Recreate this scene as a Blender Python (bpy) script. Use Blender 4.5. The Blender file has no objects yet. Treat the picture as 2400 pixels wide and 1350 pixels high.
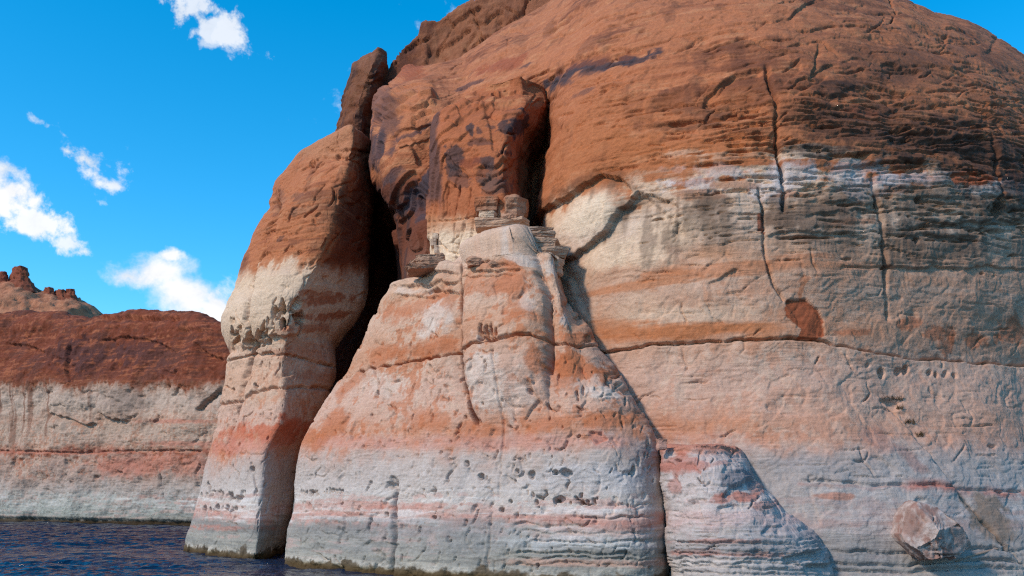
import bpy, bmesh, math, random
import numpy as np
from mathutils import Vector

# ------------------------------------------------------------------ camera, sky, sun, exposure
F, CX, HY, CAMZ = 2078.0, 1200.0, 1160.0, 4.0        # focal length and horizon, in photo pixels (2400 wide)
scene = bpy.context.scene
cam = bpy.data.cameras.new('camera')
cam.sensor_width = 36.0
cam.lens = 36.0 * F / 2400.0
cam.shift_y = (HY - 675.0) / 2400.0
cam.clip_start = 0.1
cam.clip_end = 20000.0
cam_o = bpy.data.objects.new('camera', cam)
cam_o.location = (0, 0, CAMZ)
cam_o.rotation_euler = (math.radians(90), 0, 0)
scene.collection.objects.link(cam_o)
scene.camera = cam_o

SUN_DIR = Vector((-0.66, -0.43, 0.62)).normalized()    # towards the sun: behind-left of the camera
sun_el = math.asin(SUN_DIR.z)
sun_az = math.atan2(SUN_DIR.x, SUN_DIR.y)

world = bpy.data.worlds.new('World')
scene.world = world
world.use_nodes = True

sun = bpy.data.lights.new('sun', 'SUN')
sun.energy = 4.3
sun.angle = math.radians(6.0)
sun.color = (1.0, 0.89, 0.74)
sun_o = bpy.data.objects.new('sun', sun)
sun_o.rotation_euler = (-SUN_DIR).to_track_quat('-Z', 'Y').to_euler()
scene.collection.objects.link(sun_o)

scene.view_settings.view_transform = 'Standard'
scene.view_settings.look = 'None'
scene.view_settings.gamma = 1.0
scene.view_settings.exposure = -0.33
scene.view_settings.use_curve_mapping = False
scene.cycles.max_bounces = 5
scene.cycles.diffuse_bounces = 3
scene.cycles.glossy_bounces = 3
scene.cycles.use_denoising = False
scene.cycles.filter_width = 1.2


class NT:
    """small helper for node trees"""
    def __init__(self, tree):
        self.t = tree

    def n(self, typ, **kw):
        nd = self.t.nodes.new(typ)
        for k, v in kw.items():
            if k.startswith('i_'):
                key = k[2:]
                key = int(key) if key.isdigit() else key
                self.set(nd.inputs[key], v)
            else:
                setattr(nd, k, v)
        return nd

    def set(self, sock, v):
        if hasattr(v, 'is_output'):
            self.t.links.new(v, sock)
        else:
            sock.default_value = v

    def math(self, op, a, b=None, c=None, clamp=False):
        nd = self.t.nodes.new('ShaderNodeMath')
        nd.operation = op
        nd.use_clamp = clamp
        self.set(nd.inputs[0], a)
        if b is not None:
            self.set(nd.inputs[1], b)
        if c is not None:
            self.set(nd.inputs[2], c)
        return nd.outputs[0]

    def vmath(self, op, a, b=None, out=0):
        nd = self.t.nodes.new('ShaderNodeVectorMath')
        nd.operation = op
        self.set(nd.inputs[0], a)
        if b is not None:
            if op == 'SCALE':
                self.set(nd.inputs['Scale'], b)
            else:
                self.set(nd.inputs[1], b)
        return nd.outputs[out]

    def smooth(self, x, lo, hi, to0=0.0, to1=1.0):
        nd = self.t.nodes.new('ShaderNodeMapRange')
        nd.interpolation_type = 'SMOOTHSTEP'
        self.set(nd.inputs['Value'], x)
        nd.inputs['From Min'].default_value = lo
        nd.inputs['From Max'].default_value = hi
        nd.inputs['To Min'].default_value = to0
        nd.inputs['To Max'].default_value = to1
        return nd.outputs[0]

    def mixc(self, fac, a, b, mode='MIX'):
        nd = self.t.nodes.new('ShaderNodeMix')
        nd.data_type = 'RGBA'
        nd.blend_type = mode
        self.set(nd.inputs[0], fac)
        self.set(nd.inputs[6], a)
        self.set(nd.inputs[7], b)
        return nd.outputs[2]


def build_world():
    t = world.node_tree
    t.nodes.clear()
    g = NT(t)
    out = g.n('ShaderNodeOutputWorld')
    bg = g.n('ShaderNodeBackground')
    bg.inputs['Strength'].default_value = 0.15
    t.links.new(bg.outputs[0], out.inputs[0])
    sky = g.n('ShaderNodeTexSky')
    sky.sky_type = 'NISHITA'
    sky.sun_disc = False
    sky.sun_elevation = sun_el
    sky.sun_rotation = sun_az
    sky.altitude = 1100
    sky.air_density = 1.0
    sky.dust_density = 0.6
    sky.ozone_density = 3.0
    hs = g.n('ShaderNodeHueSaturation', i_Hue=0.486, i_Saturation=SKY_SAT, i_Value=SKY_VAL)
    t.links.new(sky.outputs[0], hs.inputs['Color'])
    tint = hs.outputs[0]
    tc = g.n('ShaderNodeTexCoord')
    d = tc.outputs['Generated']
    # noise fields on the sphere of directions, shared by every cloud
    nz1 = g.n('ShaderNodeTexNoise', i_Vector=d)
    nz1.inputs['Scale'].default_value = 17.0
    nz1.inputs['Detail'].default_value = 9.0
    nz1.inputs['Roughness'].default_value = 0.62
    nz1.inputs['Distortion'].default_value = 0.25
    nz2 = g.n('ShaderNodeTexNoise', i_Vector=d)
    nz2.inputs['Scale'].default_value = 60.0
    nz2.inputs['Detail'].default_value = 6.0
    nz2.inputs['Roughness'].default_value = 0.6
    nA = g.math('SUBTRACT', nz1.outputs['Fac'], 0.5)
    nB = g.math('SUBTRACT', nz2.outputs['Fac'], 0.5)
    wob = g.math('ADD', g.math('MULTIPLY', nA, 5.0), g.math('MULTIPLY', nB, 2.6))
    total = None
    clouds = []
    for (px, py, rx, ry, ang, dens, edge) in CLOUDS:
        c = Vector(((px - CX) / F, 1.0, (HY - py) / F))
        L = c.length
        c.normalize()
        clouds.append((c, rx / F / L, ry / F / L, ang, dens, edge))
    for (c, rx, ry, ang, dens, edge) in clouds:
        r = Vector((c.y, -c.x, 0)).normalized()
        u = r.cross(c).normalized()
        a = math.radians(ang)
        r2 = r * math.cos(a) + u * math.sin(a)
        u2 = u * math.cos(a) - r * math.sin(a)
        A = g.vmath('DOT_PRODUCT', d, tuple(r2 / rx), out=1)
        B = g.vmath('DOT_PRODUCT', d, tuple(u2 / ry), out=1)
        rr = g.math('ADD', g.math('MULTIPLY', A, A), g.math('MULTIPLY', B, B))
        front = g.math('GREATER_THAN', g.vmath('DOT_PRODUCT', d, tuple(c), out=1), 0.0)
        dist = g.math('SUBTRACT', 1.0, g.math('SQRT', rr))
        m = g.math('MULTIPLY_ADD', wob, edge * 1.5, dist)
        m = g.math('MULTIPLY', g.smooth(m, 0.0, 0.85), front)
        m = g.math('MULTIPLY', m, dens)
        total = m if total is None else g.math('MAXIMUM', total, m)
    # cloud field added mostly out of view, to make the fill light less blue
    fld = g.n('ShaderNodeTexNoise', i_Vector=g.vmath('ADD', g.vmath('MULTIPLY', d, (1.0, 1.0, 1.6)), FIELD_OFF))
    fld.inputs['Scale'].default_value = 2.6
    fld.inputs['Detail'].default_value = 3.0
    fm = g.math('MULTIPLY_ADD', wob, 0.10, fld.outputs['Fac'])
    fm = g.smooth(fm, 0.60, 0.77)
    total = g.math('MAXIMUM', total, fm)
    shade = g.smooth(nz1.outputs['Fac'], 0.30, 0.62, 0.82, 1.0)
    cc = g.n('ShaderNodeCombineColor')
    for i, k in enumerate((8.6, 8.7, 8.9)):
        t.links.new(g.math('MULTIPLY', shade, k), cc.inputs[i])
    col = g.mixc(total, tint, cc.outputs[0])
    t.links.new(col, bg.inputs['Color'])


FIELD_OFF = (55.5, 4.4, 8.8)
SKY_SAT, SKY_VAL = 1.42, 2.15
CLOUDS = [  # photo px, py, radius x, radius y, tilt, density, raggedness
    (478, 45, 105, 44, -14, 0.75, 0.75), (540, 75, 48, 40, 10, 0.8, 0.65), (490, 98, 30, 16, 0, 0.5, 0.8),
    (92, 286, 32, 15, -30, 0.45, 0.8), (205, 368, 100, 44, -42, 0.95, 0.55), (270, 435, 32, 30, 0, 0.85, 0.6),
    (160, 322, 34, 12, -30, 0.4, 0.8),
    (10, 400, 60, 52, 0, 1.0, 0.45), (30, 455, 70, 55, -20, 1.0, 0.5), (90, 525, 75, 42, -25, 0.95, 0.6), (160, 572, 48, 24, -10, 0.85, 0.6),
    (375, 640, 108, 58, 8, 1.0, 0.22), (305, 648, 76, 40, 0, 1.0, 0.26), (435, 690, 130, 76, -22, 1.0, 0.2), (505, 720, 70, 70, -30, 1.0, 0.3),
    (400, 600, 40, 22, 0, 1.0, 0.4),
]
build_world()

# ------------------------------------------------------------------ numpy helpers
f32 = np.float32


def srgb(c):
    c = np.asarray(c, dtype=np.float64) / 255.0
    return np.where(c <= 0.04045, c / 12.92, ((c + 0.055) / 1.055) ** 2.4).astype(f32)


ALB = (0.77, 0.70, 0.665)                              # picture value of a lit surface -> albedo


def alb(c):
    return srgb(c) * np.array(ALB, f32)


_tabs = {}


def _tab(seed):
    if seed not in _tabs:
        _tabs[seed] = (np.random.default_rng(seed).random(64 * 64 * 64).astype(f32) * 2 - 1)
    return _tabs[seed]


def vnoise(x, y, z, seed=0):
    T = _tab(seed % 7)
    off = (seed * 17.31) % 61
    x = x + f32(off); y = y + f32(off * 1.7); z = z + f32(off * .6)
    xi = np.floor(x).astype(np.int32); yi = np.floor(y).astype(np.int32); zi = np.floor(z).astype(np.int32)
    fx = (x - xi).astype(f32); fy = (y - yi).astype(f32); fz = (z - zi).astype(f32)
    fx = fx * fx * (3 - 2 * fx); fy = fy * fy * (3 - 2 * fy); fz = fz * fz * (3 - 2 * fz)
    x0 = xi & 63; x1 = (xi + 1) & 63
    y0 = (yi & 63) << 6; y1 = ((yi + 1) & 63) << 6
    z0 = (zi & 63) << 12; z1 = ((zi + 1) & 63) << 12
    a = T[z0 + y0 + x0]; b = T[z0 + y0 + x1]
    r0 = a + (b - a) * fx
    a = T[z0 + y1 + x0]; b = T[z0 + y1 + x1]
    r1 = a + (b - a) * fx
    r0 += (r1 - r0) * fy
    a = T[z1 + y0 + x0]; b = T[z1 + y0 + x1]
    r2 = a + (b - a) * fx
    a = T[z1 + y1 + x0]; b = T[z1 + y1 + x1]
    r3 = a + (b - a) * fx
    r2 += (r3 - r2) * fy
    return r0 + (r2 - r0) * fz


def fbm(x, y, z, octv=4, seed=0, gain=0.5):
    s = 0; amp = 1.0; tot = 0
    x = x.astype(f32); y = y.astype(f32); z = z.astype(f32)
    for o in range(octv):
        s = s + f32(amp) * vnoise(x, y, z, seed + o * 3)
        tot += amp
        amp *= gain
        x, y, z = (1.62 * x + 1.18 * y).astype(f32) , (1.62 * y - 1.18 * x).astype(f32), (2.03 * z).astype(f32)
    return s / f32(tot) * f32(1.7)


def sstep(e0, e1, x):
    t = np.clip((x - e0) / (e1 - e0), 0, 1)
    return t * t * (3 - 2 * t)


def unproj(px, py, Y):
    return ((px - CX) / F * Y, Y, CAMZ + (HY - py) / F * Y)


def proj(P):
    Y = np.maximum(P[..., 1], 0.5)
    return (CX + F * P[..., 0] / Y).astype(f32), (HY - F * (P[..., 2] - CAMZ) / Y).astype(f32)


def grid_normals(P, wrap=False):
    if wrap:
        du = np.roll(P, -1, 1) - np.roll(P, 1, 1)
    else:
        du = np.gradient(P, axis=1)
    dv = np.gradient(P, axis=0)
    n = np.cross(du, dv)
    n /= np.maximum(np.linalg.norm(n, axis=2, keepdims=True), 1e-9)
    return n.astype(f32)


# ------------------------------------------------------------------ rock surface: relief and colour
class Rock:
    """collects relief (metres along the normal) and colour for a point set; u, v are where a point stands in the photo"""
    def __init__(s, P, N):
        s.P = P.reshape(-1, 3).astype(f32)
        s.N = N.reshape(-1, 3).astype(f32)
        s.u, s.v = proj(s.P)
        s.x, s.y, s.z = s.P[:, 0], s.P[:, 1], s.P[:, 2]
        s.front = (s.N[:, 0] * s.P[:, 0] + s.N[:, 1] * s.P[:, 1] + s.N[:, 2] * (s.P[:, 2] - CAMZ)) < 0.15 * np.linalg.norm(s.P, axis=1)
        s.d = np.zeros(len(s.P), f32)
        s.lk = 1.0
        s.scale = s.y / f32(45.0)
        k = f32(1.0)
        s.wu = fbm(s.x * 1.6, s.y * 1.6, s.z * 1.6, 4, 21) * k
        s.wv = fbm(s.x * 1.6, s.y * 1.6, s.z * 1.6, 4, 33) * k

    def sub(s, u0, u1, v0, v1, pad):
        return np.nonzero((s.u > u0 - pad) & (s.u < u1 + pad) & (s.v > v0 - pad) & (s.v < v1 + pad) & s.front)[0]

    def seg(s, idx, poly, jit):
        u = s.u[idx] + s.wu[idx] * jit
        v = s.v[idx] + s.wv[idx] * jit
        best = np.full(len(idx), 1e9, f32)
        sd = np.zeros(len(idx), f32)
        tt = np.zeros(len(idx), f32)
        p = np.array(poly, f32)
        ln = np.linalg.norm(np.diff(p, axis=0), axis=1)
        cum = np.concatenate([[0], np.cumsum(ln)])
        for i in range(len(p) - 1):
            ax, ay = p[i]
            dx, dy = p[i + 1] - p[i]
            L2 = dx * dx + dy * dy + 1e-6
            t = np.clip(((u - ax) * dx + (v - ay) * dy) / L2, 0, 1)
            ex = u - ax - t * dx
            ey = v - ay - t * dy
            dd = np.sqrt(ex * ex + ey * ey)
            m = dd < best
            best[m] = dd[m]
            sd[m] = np.sign(dx * (v[m] - ay) - dy * (u[m] - ax))
            tt[m] = (cum[i] + t[m] * ln[i]) / cum[-1]
        return best, sd, tt

    def groove(s, poly, w=3.0, depth=0.2, jit=5.0, taper=0.08, vary=0.5):
        a = np.array(poly)
        idx = s.sub(a[:, 0].min(), a[:, 0].max(), a[:, 1].min(), a[:, 1].max(), w * 4 + jit)
        if not len(idx):
            return
        d, sd, t = s.seg(idx, poly, jit)
        tp = sstep(0, taper, t) * sstep(0, taper, 1 - t)
        var = 1 + vary * s.wv[idx] * 1.5
        s.d[idx] -= depth * np.exp(-(d / w) ** 2) * tp * np.clip(var, 0.1, 2)

    def ledge(s, poly, depth=0.3, fade=60.0, side=1, jit=6.0, taper=0.15, soft=1.6):
        """a step: the rock on one side of the line lies deeper, easing back to the surface over `fade`"""
        a = np.array(poly)
        idx = s.sub(a[:, 0].min(), a[:, 0].max(), a[:, 1].min(), a[:, 1].max(), fade * 3 + jit)
        if not len(idx):
            return
        d, sd, t = s.seg(idx, poly, jit)
        q = d * sd * side
        tp = sstep(0, taper, t) * sstep(0, taper, 1 - t)
        s.d[idx] -= depth * s.lk * np.where(q > -soft, np.exp(-np.maximum(q, 0) / fade), 0) * np.clip((q + soft) / (2 * soft), 0, 1) * tp

    def cracks(s, rn, n, box, L=(8, 20), segs=(2, 6), depth=(.08, .25), w=(1.2, 2.0), bias=None, turn=.55):
        for i in range(n):
            x, y = rn.uniform(box[0], box[1]), rn.uniform(box[2], box[3])
            a = math.radians(rn.gauss(*rn.choice(bias))) if bias else rn.uniform(0, 6.28)
            pl = [(x, y)]
            for k in range(rn.randint(*segs)):
                l = rn.uniform(*L)
                x += l * math.cos(a)
                y += l * math.sin(a)
                a += rn.gauss(0, turn)
                pl.append((x, y))
            if rn.random() < .55:
                s.groove(pl, rn.uniform(*w), rn.uniform(*depth), 2.5, .25, .9)
            else:
                s.ledge(pl, rn.uniform(*depth) * .8, rn.uniform(4, 12), rn.choice([-1, 1]), 2.5, .25, 1.2)

    def pit(s, cx, cy, rx, ry, depth, ang=0.0, jit=0.65, flat=0.62):
        R = max(rx, ry) * 1.5
        idx = s.sub(cx, cx, cy, cy, R)
        if not len(idx):
            return
        a = math.radians(ang)
        du = s.u[idx] - cx
        dv = s.v[idx] - cy
        A = (du * math.cos(a) + dv * math.sin(a)) / rx
        B = (-du * math.sin(a) + dv * math.cos(a)) / ry
        r = np.sqrt(A * A + B * B) + jit * s.wu[idx]
        s.d[idx] -= depth * sstep(1.0, flat, r)

    def bump(s, cx, cy, rx, ry, h, ang=0.0):
        s.pit(cx, cy, rx, ry, -h, ang, 0.2, 0.0)

    def noise(s, und=0.25, mid=0.06, strata=0.05, flake=0.06, smask=None, seed=0):
        x, y, z = s.x, s.y, s.z
        k = f32(1)
        s.d += und * fbm(x / 6, y / 6, z / 6, 3, 2 + seed)
        s.d += mid * fbm(x / .9, y / .9, z / .9, 5, 7 + seed, 0.55)
        wz = z + 0.16 * fbm(x / 5, y / 5, z / 4, 2, 9 + seed) + 0.015 * x
        st = fbm(x * .13, y * .13, wz * 2.8, 4, 13 + seed, 0.62)
        st = np.abs(st)
        ms = (1 if smask is None else smask) * (.35 + .9 * sstep(-.35, .25, fbm(x / 2.6, y / 2.6, z / .9, 2, 19 + seed)))
        s.d -= strata * ms * (sstep(0.10, 0.0, st) * 1.4 + 0.45 * (1 - st))
        n = fbm(x / 2.0, y / 2.0, z / 1.6, 3, 17 + seed)
        kk = 3.2
        q = n * kk
        fl = np.floor(q)
        fr = q - fl
        s.d += flake * (fl + sstep(0.0, 0.06, fr)) / kk * 2.0
        n2 = fbm(x / .7, y / .7, z / .9, 3, 27 + seed)
        q = n2 * 2.4
        fl = np.floor(q)
        s.d += flake * .32 * (fl + sstep(0.0, 0.08, q - fl))

    def out(s):
        return s.P + s.N * s.d[:, None]


ZT = [(-5, (70, 58, 40)), (-0.3, (70, 58, 38)), (0.08, (92, 74, 45)), (0.22, (150, 138, 110)), (0.42, (196, 192, 182)), (0.8, (168, 166, 156)), (1.6, (162, 160, 154)), (2.4, (172, 168, 162)),
      (2.85, (202, 168, 158)), (3.2, (208, 182, 172)), (3.6, (208, 199, 192)), (4.6, (200, 190, 184)), (5.4, (194, 180, 172)),
      (6.1, (198, 172, 160)), (6.8, (205, 156, 134)), (7.4, (204, 150, 122)), (8.2, (208, 170, 150)), (9.6, (210, 175, 156)),
      (10.8, (206, 166, 142)), (11.6, (200, 150, 120)), (12.6, (205, 162, 135)), (13.8, (212, 180, 158)), (15.2, (206, 166, 138)),
      (16.2, (220, 190, 168)), (17.4, (226, 202, 182)), (19.0, (222, 190, 162)), (19.35, (198, 140, 104)), (19.8, (190, 120, 80)),
      (24, (186, 116, 78)), (30, (188, 120, 84)), (45, (178, 118, 86))]
ZTz = np.array([a for a, b in ZT], f32)
ZTc = np.stack([alb(b) for a, b in ZT])


class Paint:
    """albedo of the stone: strata by height, bleached and iron-stained patches, desert varnish"""
    def __init__(s, rk, warp=1.0, zoff=0.0, table=None, dip=None, ragged=False):
        s.rk = rk
        x, y, z = rk.x, rk.y, rk.z
        s.n1 = fbm(x / 3.5, y / 3.5, z / 3.0, 4, 41)
        s.n2 = fbm(x / .8, y / .8, z / .8, 5, 47, 0.6)
        s.n3 = fbm(x * 1.1, y * 1.1, z * .16, 4, 53, 0.6)          # vertical streaks
        s.n5 = fbm(x / .38, y / .38, z / .45, 4, 61, 0.65)
        s.n4 = fbm(x * .25, y * .25, z * 4.0, 4, 59, 0.6)          # thin beds
        fade = sstep(0.2, 2.5, z)
        if dip:
            z = 4 + (z - 4) * (f32(dip) / y)
        spread = 0 if not ragged else (1.7 * s.n4 + .9 * s.n2) * sstep(15.5, 18, z) * sstep(23.5, 20, z) * sstep(2, 9, x)
        zz = z + zoff + spread + warp * (0.42 * s.n1 + 0.22 * s.n2 + .14 * s.n5) * fade + 0.05 * s.n2 + (.45 * s.n3 + .3 * s.n5) * sstep(4.2, 5.6, z) * sstep(9.5, 7.8, z) + (.55 * s.n3 + .25 * s.n5) * sstep(17, 18.5, z) * sstep(22.5, 20.5, z)
        tz, tcol = (ZTz, ZTc) if table is None else table
        s.c = np.stack([np.interp(zz, tz, tcol[:, i]) for i in range(3)], 1).astype(f32)
        s.zz = zz
        s.spread = spread

    def mix(s, col, m, idx=None):
        c = alb(col)
        if idx is None:
            s.c += (c - s.c) * m[:, None]
        else:
            s.c[idx] += (c - s.c[idx]) * m[:, None]

    def generic(s, iron=1.0):
        z = s.rk.z
        band = sstep(5.6, 7, z) * sstep(17, 13.5, z)
        m = sstep(0.16, 0.32, s.n5 * .75 + s.n1 * .45 + s.n4 * .2) * band * .6 * iron
        s.mix((196, 118, 76), m)
        m = sstep(0.16, 0.36, -s.n5 * .6 + s.n1 * .3 - .3 * s.n2) * band * .45
        s.mix((216, 190, 170), m)
        # red and white thin beds in the lowest band
        low = sstep(1.9, 2.6, z) * sstep(4.6, 3.6, z)
        s.mix((198, 124, 106), sstep(0.26, 0.5, s.n4 * .9 + .6 * s.n5 + .35 * s.n1) * low * .36)
        s.mix((228, 224, 222), sstep(0.10, 0.5, -s.n4 - .2 * s.n2) * low * .6)
        low2 = sstep(.3, .8, z) * sstep(2.8, 2.0, z)
        s.mix((118, 120, 120), sstep(0.05, 0.6, s.n4 + .5 * s.n1) * low2 * .5)
        s.mix((205, 172, 162), sstep(0.25, 0.65, -s.n4 + .5 * s.n2) * low2 * .5)
        # red rock above the waterline of old: darker and paler beds, varnish runs
        hi = sstep(19.2, 20.4, s.zz)
        s.mix((146, 82, 54), sstep(0.05, 0.6, s.n4 * .7 + s.n1 * .5) * hi * .5)
        s.mix((206, 146, 106), sstep(0.15, 0.6, -s.n4 * .6 + s.n5 * .4 + s.n2 * .4) * hi * .45)
        s.mix((108, 66, 48), sstep(0.25, 0.7, s.n1 * .8 + .35 * s.n2 + .3 * s.n4) * hi * .55)
        s.mix((96, 62, 50), sstep(0.25, 0.5, s.n3 + .3 * s.n1) * hi * .35)

    def blob(s, cx, cy, rx, ry, col, a=1.0, ang=0.0, nz=0.5, soft=0.5, kind=2):
        rk = s.rk
        R = max(rx, ry) * (1.3 + nz)
        idx = rk.sub(cx, cx, cy, cy, R)
        if not len(idx):
            return
        q = math.radians(ang)
        du = rk.u[idx] - cx
        dv = rk.v[idx] - cy
        A = (du * math.cos(q) + dv * math.sin(q)) / rx
        B = (-du * math.sin(q) + dv * math.cos(q)) / ry
        n = {1: s.n1, 2: s.n2, 3: s.n3, 4: s.n4}[kind][idx]
        r = np.sqrt(A * A + B * B) + nz * (n * .8 + s.n5[idx] * .45)
        s.mix(col, sstep(1.0 + soft * .4, 1.0 - soft * .6, r) * a, idx)

    def poly(s, pts, col, a=1.0, jit=4.0, soft=2.0):
        rk = s.rk
        p = np.array(pts, f32)
        idx = rk.sub(p[:, 0].min(), p[:, 0].max(), p[:, 1].min(), p[:, 1].max(), jit * 2)
        if not len(idx):
            return
        u = rk.u[idx] + rk.wu[idx] * jit
        v = rk.v[idx] + rk.wv[idx] * jit
        inside = np.zeros(len(idx), bool)
        j = len(p) - 1
        for i in range(len(p)):
            xi, yi = p[i]
            xj, yj = p[j]
            cnd = ((yi > v) != (yj > v)) & (u < (xj - xi) * (v - yi) / (yj - yi + 1e-9) + xi)
            inside ^= cnd
            j = i
        s.mix(col, inside.astype(f32) * a, idx)

    def line(s, poly, w, col, a=1.0, jit=5.0):
        rk = s.rk
        p = np.array(poly)
        idx = rk.sub(p[:, 0].min(), p[:, 0].max(), p[:, 1].min(), p[:, 1].max(), w * 3 + jit)
        if not len(idx):
            return
        d, sd, t = rk.seg(idx, poly, jit)
        s.mix(col, np.exp(-(d / w) ** 2) * a * np.clip(.8 + .8 * s.n2[idx], 0, 1), idx)


# ------------------------------------------------------------------ materials
def rock_material(name, bump=0.5, fine=1.0, rough=0.92):
    m = bpy.data.materials.new(name)
    m.use_nodes = True
    t = m.node_tree
    t.nodes.clear()
    g = NT(t)
    out = g.n('ShaderNodeOutputMaterial')
    b = g.n('ShaderNodeBsdfPrincipled')
    t.links.new(b.outputs[0], out.inputs[0])
    at = g.n('ShaderNodeAttribute', attribute_name='stone')
    geo = g.n('ShaderNodeNewGeometry')
    p = geo.outputs['Position']
    n1 = g.n('ShaderNodeTexNoise', i_Vector=p, i_Scale=5.0 * fine, i_Detail=4.0, i_Roughness=0.68)
    n2 = g.n('ShaderNodeTexNoise', i_Vector=p, i_Scale=26.0 * fine, i_Detail=2.0, i_Roughness=0.6)
    sc = g.vmath('MULTIPLY', p, (0.35, 0.35, 5.5))
    n3 = g.n('ShaderNodeTexNoise', i_Vector=sc, i_Scale=2.2 * fine, i_Detail=3.0, i_Roughness=0.65)
    v1 = g.math('MULTIPLY_ADD', g.math('SUBTRACT', n1.outputs['Fac'], 0.5), 0.6, 1.0)
    v2 = g.math('MULTIPLY_ADD', g.math('SUBTRACT', n2.outputs['Fac'], 0.5), 0.38, 1.0)
    v3 = g.math('MULTIPLY_ADD', g.math('SUBTRACT', n3.outputs['Fac'], 0.5), 0.50, 1.0)
    v = g.math('MULTIPLY', g.math('MULTIPLY', v1, v2), v3)
    cmb = g.n('ShaderNodeCombineColor')
    for i, e in enumerate((0.9, 1.0, 1.1)):
        t.links.new(g.math('POWER', v, e), cmb.inputs[i])
    col = g.mixc(1.0, at.outputs['Color'], cmb.outputs[0], 'MULTIPLY')
    t.links.new(col, b.inputs['Base Color'])
    b.inputs['Roughness'].default_value = rough
    b.inputs['Specular IOR Level'].default_value = 0.25
    pn = g.n('ShaderNodeTexNoise', i_Vector=p, i_Scale=0.35 * fine, i_Detail=2.0)
    patch = g.smooth(pn.outputs['Fac'], 0.45, 0.68, 0.08, 1.0)
    wv = g.vmath('ADD', p, g.vmath('SCALE', n1.outputs['Color'], 0.25 / fine))
    vo = g.n('ShaderNodeTexVoronoi', i_Vector=wv, i_Scale=2.6 * fine)
    vo2 = g.n('ShaderNodeTexVoronoi', i_Vector=wv, i_Scale=7.0 * fine)
    chips = g.math('ADD', g.math('MULTIPLY', vo.outputs['Distance'], 0.022), g.math('MULTIPLY', vo2.outputs['Distance'], 0.006))
    hsum = g.math('ADD', g.math('MULTIPLY', n1.outputs['Fac'], 0.045), g.math('MULTIPLY', n2.outputs['Fac'], 0.012))
    hsum = g.math('ADD', hsum, chips)
    hsum = g.math('ADD', hsum, g.math('MULTIPLY', g.math('MULTIPLY', n3.outputs['Fac'], patch), 0.05))
    bm = g.n('ShaderNodeBump', i_Height=hsum, i_Strength=bump)
    bm.inputs['Distance'].default_value = 1.0 / fine
    t.links.new(bm.outputs[0], b.inputs['Normal'])
    return m


MAT_ROCK = rock_material('sandstone', 0.8)
MAT_FAR = rock_material('sandstone_far', 0.8, 0.4)
MAT_MESA = rock_material('sandstone_mesa', 0.7, 0.06)


def plain_material(name, col, rough=0.9, scale=20.0):
    m = bpy.data.materials.new(name)
    m.use_nodes = True
    g = NT(m.node_tree)
    b = m.node_tree.nodes['Principled BSDF']
    geo = g.n('ShaderNodeNewGeometry')
    nz = g.n('ShaderNodeTexNoise', i_Vector=geo.outputs['Position'], i_Scale=scale, i_Detail=4.0)
    c = alb(col)
    lo = tuple(float(x) * .55 for x in c) + (1,)
    hi = tuple(float(x) * 1.3 for x in c) + (1,)
    m.node_tree.links.new(g.mixc(nz.outputs['Fac'], lo, hi), b.inputs['Base Color'])
    b.inputs['Roughness'].default_value = rough
    return m


# ------------------------------------------------------------------ mesh output
def grid_faces(nr, nc, wrap=False):
    i = np.arange(nr - 1)[:, None]
    m = nc if wrap else nc - 1
    j = np.arange(m)[None, :]
    j2 = (j + 1) % nc
    q = np.stack([i * nc + j, i * nc + j2, (i + 1) * nc + j2, (i + 1) * nc + j], -1)
    return q.reshape(-1, 4).astype(np.int32)


def mesh_from(name, V, Q, C, mat, T=None, smooth=True):
    me = bpy.data.meshes.new(name)
    nv = len(V)
    nq = len(Q)
    nt = 0 if T is None else len(T)
    me.vertices.add(nv)
    me.vertices.foreach_set('co', np.ascontiguousarray(V, f32).ravel())
    loops = Q.ravel()
    starts = np.arange(nq) * 4
    if nt:
        loops = np.concatenate([loops, T.ravel()])
        starts = np.concatenate([starts, nq * 4 + np.arange(nt) * 3])
    me.loops.add(len(loops))
    me.loops.foreach_set('vertex_index', loops.astype(np.int32))
    me.polygons.add(nq + nt)
    me.polygons.foreach_set('loop_start', starts.astype(np.int32))
    me.update(calc_edges=True)
    me.polygons.foreach_set('use_smooth', np.full(nq + nt, smooth, bool))
    ca = me.color_attributes.new('stone', 'FLOAT_COLOR', 'POINT')
    c4 = np.ones((nv, 4), f32)
    c4[:, :3] = np.clip(C, 0.004, 0.9)
    ca.data.foreach_set('color', c4.ravel())
    me.materials.append(mat)
    o = bpy.data.objects.new(name, me)
    scene.collection.objects.link(o)
    return o


def tag(o, label=None, cat=None, group=None, kind=None):
    o['kind'] = kind or 'thing'
    if label:
        o['label'] = label
    if cat:
        o['category'] = cat
    if group:
        o['group'] = group
    return o


# ------------------------------------------------------------------ lofts
def catmull_closed(R, counts, tens=0.5):
    """R: rows x rails x 3 (closed) -> rows x sum(counts) x 3"""
    n = R.shape[1]
    outp = []
    for k in range(n):
        p0, p1, p2, p3 = R[:, (k - 1) % n], R[:, k], R[:, (k + 1) % n], R[:, (k + 2) % n]
        L = np.linalg.norm(p2 - p1, axis=1, keepdims=True)
        def tan(a, b, c):
            la = np.linalg.norm(b - a, axis=1, keepdims=True) + 1e-6
            lb = np.linalg.norm(c - b, axis=1, keepdims=True) + 1e-6
            d = (b - a) / la * lb / (la + lb) + (c - b) / lb * la / (la + lb)
            return d
        m1 = tan(p0, p1, p2) * L * (tens * 2)
        m2 = tan(p1, p2, p3) * L * (tens * 2)
        t = (np.arange(counts[k]) / counts[k])[None, :, None]
        h00 = 2 * t ** 3 - 3 * t ** 2 + 1
        h10 = t ** 3 - 2 * t ** 2 + t
        h01 = -2 * t ** 3 + 3 * t ** 2
        h11 = t ** 3 - t ** 2
        outp.append(h00 * p1[:, None] + h10 * m1[:, None] + h01 * p2[:, None] + h11 * m2[:, None])
    return np.concatenate(outp, 1)


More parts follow.
